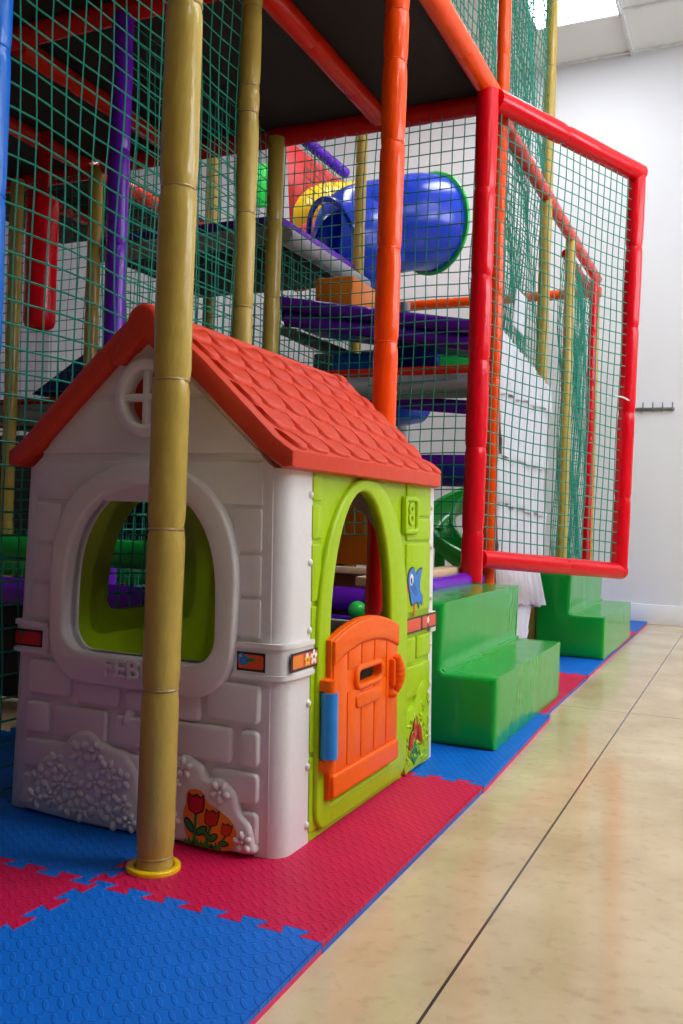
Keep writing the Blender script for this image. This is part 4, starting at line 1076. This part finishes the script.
mb = MB(); mb.tube([(cx_-.27, cy_, 0.0), (cx_-.27, cy_, .66)], .028, M['tubegreen'], seg=12); mb.build('support_post', root)
mb = MB(); mb.box(-2.0, -1.2, 4.86, 4.92, .0, .40, M['greenv'], bev=.02)
tag(mb.build('foam_wall', origin=(-1.6, 4.9, 0)), 'low green padded panel under the spiral slide', 'panel')

# ---------------------------------------------------------------- left side contents
bx = atY(41, 265, 3.46); bz0 = atY(41, 330, 3.46).z; bz1 = atY(41, 194, 3.46).z
root = thing('punch_bag', 'red vinyl punch bag hanging behind the left netting', 'punch bag', (bx.x, 3.46, bz0))
mb = MB(); Rb = .078; vs = []; fs = []; prof_ = [(0.0, 0.0), (.6, .004), (.9, .018), (1, .045)]+[(1, .045+(bz1-bz0-.09)*i/10) for i in range(1, 11)]+[(.9, bz1-bz0-.018), (.6, bz1-bz0-.004), (0.0, bz1-bz0)]
sg_ = 24
for (rr_, z) in prof_:
    for k in range(sg_):
        t = 2*PI*k/sg_; w = 1+.02*math.sin(4*t+z*7)
        vs.append((bx.x+Rb*max(rr_, .01)*w*math.cos(t), 3.46+Rb*max(rr_, .01)*w*math.sin(t), bz0+z))
for i in range(len(prof_)-1):
    for k in range(sg_): fs.append([i*sg_+k, i*sg_+(k+1) % sg_, (i+1)*sg_+(k+1) % sg_, (i+1)*sg_+k])
mb.add(vs, fs, M['red']); mb.build('bag', root, angle=60)
mb = MB(); mb.box(bx.x-.035, bx.x+.035, 3.45, 3.47, bz1-.03, 2.56, M['beamred'], bev=.004); mb.build('strap', root)
for dx in (-.06, .06):
    mb = MB(); mb.tube([(bx.x+dx, 3.46, bz1-.05), (bx.x, 3.46, bz1+.12)], .006, M['s_black'], seg=6); mb.build('cord', root)
wq = [atY(x, y, 4.02) for x, y in ((30, 394), (84, 352), (112, 345), (150, 345), (150, 396))]
mb = MB(); mb.plate([(p.x, max(p.z, 1.31)) for p in wq], [], 0, .55, .02, M['navy'], lambda p: Vector((p.x, 4.02+.55-p.z, p.y)))
tag(mb.build('foam_wedge', origin=(wq[2].x, 4.3, 1.31)), 'navy foam wedge on the lower platform at the far left', 'foam wedge')
roll('green padded bar seen through the playhouse window', (-4.2, 3.50, .41), (-2.2, 3.50, .41), .06, M['greenv'])
roll('magenta purple padded bar seen through the playhouse window below the green bar', (-4.2, 3.46, .27), (-2.2, 3.46, .27), .05, vinyl('magenta_vinyl', (110, 20, 110)))
roll('purple padded bar left of the playhouse near the picture edge', (-2.9, 2.45, .40), (-1.75, 2.45, .40), .05, M['purple'])
roll('green padded bar left of the playhouse above the purple bar', (-2.9, 2.5, .55), (-1.75, 2.5, .55), .05, M['greenv'])
mb = MB(); mb.box(-6.0, -2.2, 5.05, 5.10, .0, 1.22, M['deck'], bev=.01)  # black sheet added to give the near-black shade below the platform
tag(mb.build('foam_wall', origin=(-3.4, 5.07, 0)), 'added dark panel standing in for the shade under the far left platform', 'panel')

mb = MB(); mb.box(-3.4, -1.75, 2.54, 2.58, .0, .345, M['deck'], bev=.008)  # dark sheet added to darken the shaded gap beneath the bar
tag(mb.build('kick_board', origin=(-2.3, 2.56, 0)), 'added dark board standing in for the shade under the purple bar left of the playhouse', 'board')
# ---------------------------------------------------------------- white pleated cloth tiers
root = thing('pleated_curtain', 'white pleated cloth curtain gathered in tiers behind the red gate netting', 'curtain', (-1.0, 4.45, 0))
XW = -1.02
PC, PM = -1.47, 0.1          # the curtain hangs slightly askew of the frame
def atP(x, y):
    r = ray(x, y); return EYE+r*(PC/(r.x-PM*r.y))
tiers = [((495, 322), (549, 388), (497, 392), (548, 412)), ((497, 385), (546, 408), (496, 455), (543, 470)), ((496, 447), (543, 462), (495, 502), (541, 516)), ((495, 496), (546, 512), (494, 560), (537, 566)), ((493, 555), (537, 562), (493, 602), (541, 606)), ((489, 596), (531, 604), (505, 641), (522, 637))]
for i, tq in enumerate(tiers):
    mb = MB(); A, B, C, D = [atP(x, y) for (x, y) in tq]
    if i == 5: C = Vector((PC+PM*(C.y-.1), C.y-.1, max(C.z, .012))); D = Vector((D.x, D.y, max(D.z, .012)))
    nu, nv = 60, 10; rng = random.Random(i); ph = rng.random()*6
    vs = []
    for layer in (0, 1):
        for j in range(nv+1):
            t = j/nv
            for k in range(nu+1):
                s = k/nu
                p = (A*(1-s)+B*s)*(1-t)+(C*(1-s)+D*s)*t
                amp = .003+.008*t
                fl = .006+.012*t**1.4
                dx = fl+amp*math.sin(s*42+ph+1.5*math.sin(s*7+ph)+.6*t)+.004*math.sin(s*90+ph)
                gather = .006*math.sin(s*55+ph)*math.exp(-((t-.82)/.08)**2)
                vs.append(p+Vector((dx+gather-(.006 if layer else 0), 0, .006*math.sin(s*19+ph)*t)))
    W1 = nu+1; o2 = W1*(nv+1); fs = []
    for j in range(nv):
        for k in range(nu):
            a = j*W1+k; fs.append([a, a+1, a+W1+1, a+W1]); fs.append([o2+a, o2+a+W1, o2+a+W1+1, o2+a+1])
    for k in range(nu): fs.append([k, o2+k, o2+k+1, k+1]); a = nv*W1+k; fs.append([a, a+1, o2+a+1, o2+a])
    for j in range(nv): a = j*W1; fs.append([a, a+W1, o2+a+W1, o2+a]); a += nu; fs.append([a, o2+a, o2+a+W1, a+W1])
    mb.add(vs, fs, M['whitecloth']); mb.build('cloth_tier', root, angle=80)
A, B, C, D = [atP(x, y) for (x, y) in ((511, 289), (521, 299), (523, 337), (510, 325))]
mb = MB(); mb.plate([(p.y, p.z) for p in (A, B, C, D)], [], 0, .006, .002, M['whitecloth'], lambda p: Vector((PC+PM*p.x+.004+p.z+.02*math.sin((p.y-C.z)*9), p.x, p.y)))
tag(mb.build('cloth_flap', origin=(XW, A.y, C.z)), 'loose white cloth flap hanging above the pleated curtain', 'cloth')

# ================================================================== LIGHT / VIEW
w = bpy.data.worlds.new('World'); SC.world = w; w.use_nodes = True
bg = w.node_tree.nodes['Background']; bg.inputs[0].default_value = (0.75, 0.85, 1.0, 1); bg.inputs[1].default_value = 1.0
SC.view_settings.view_transform = 'Standard'; SC.view_settings.look = 'None'; SC.view_settings.gamma = 1.0; SC.view_settings.use_curve_mapping = False
SC.view_settings.exposure = 0.36
SC.cycles.max_bounces = 8; SC.cycles.diffuse_bounces = 5; SC.cycles.sample_clamp_indirect = 6.0; SC.cycles.use_denoising = True
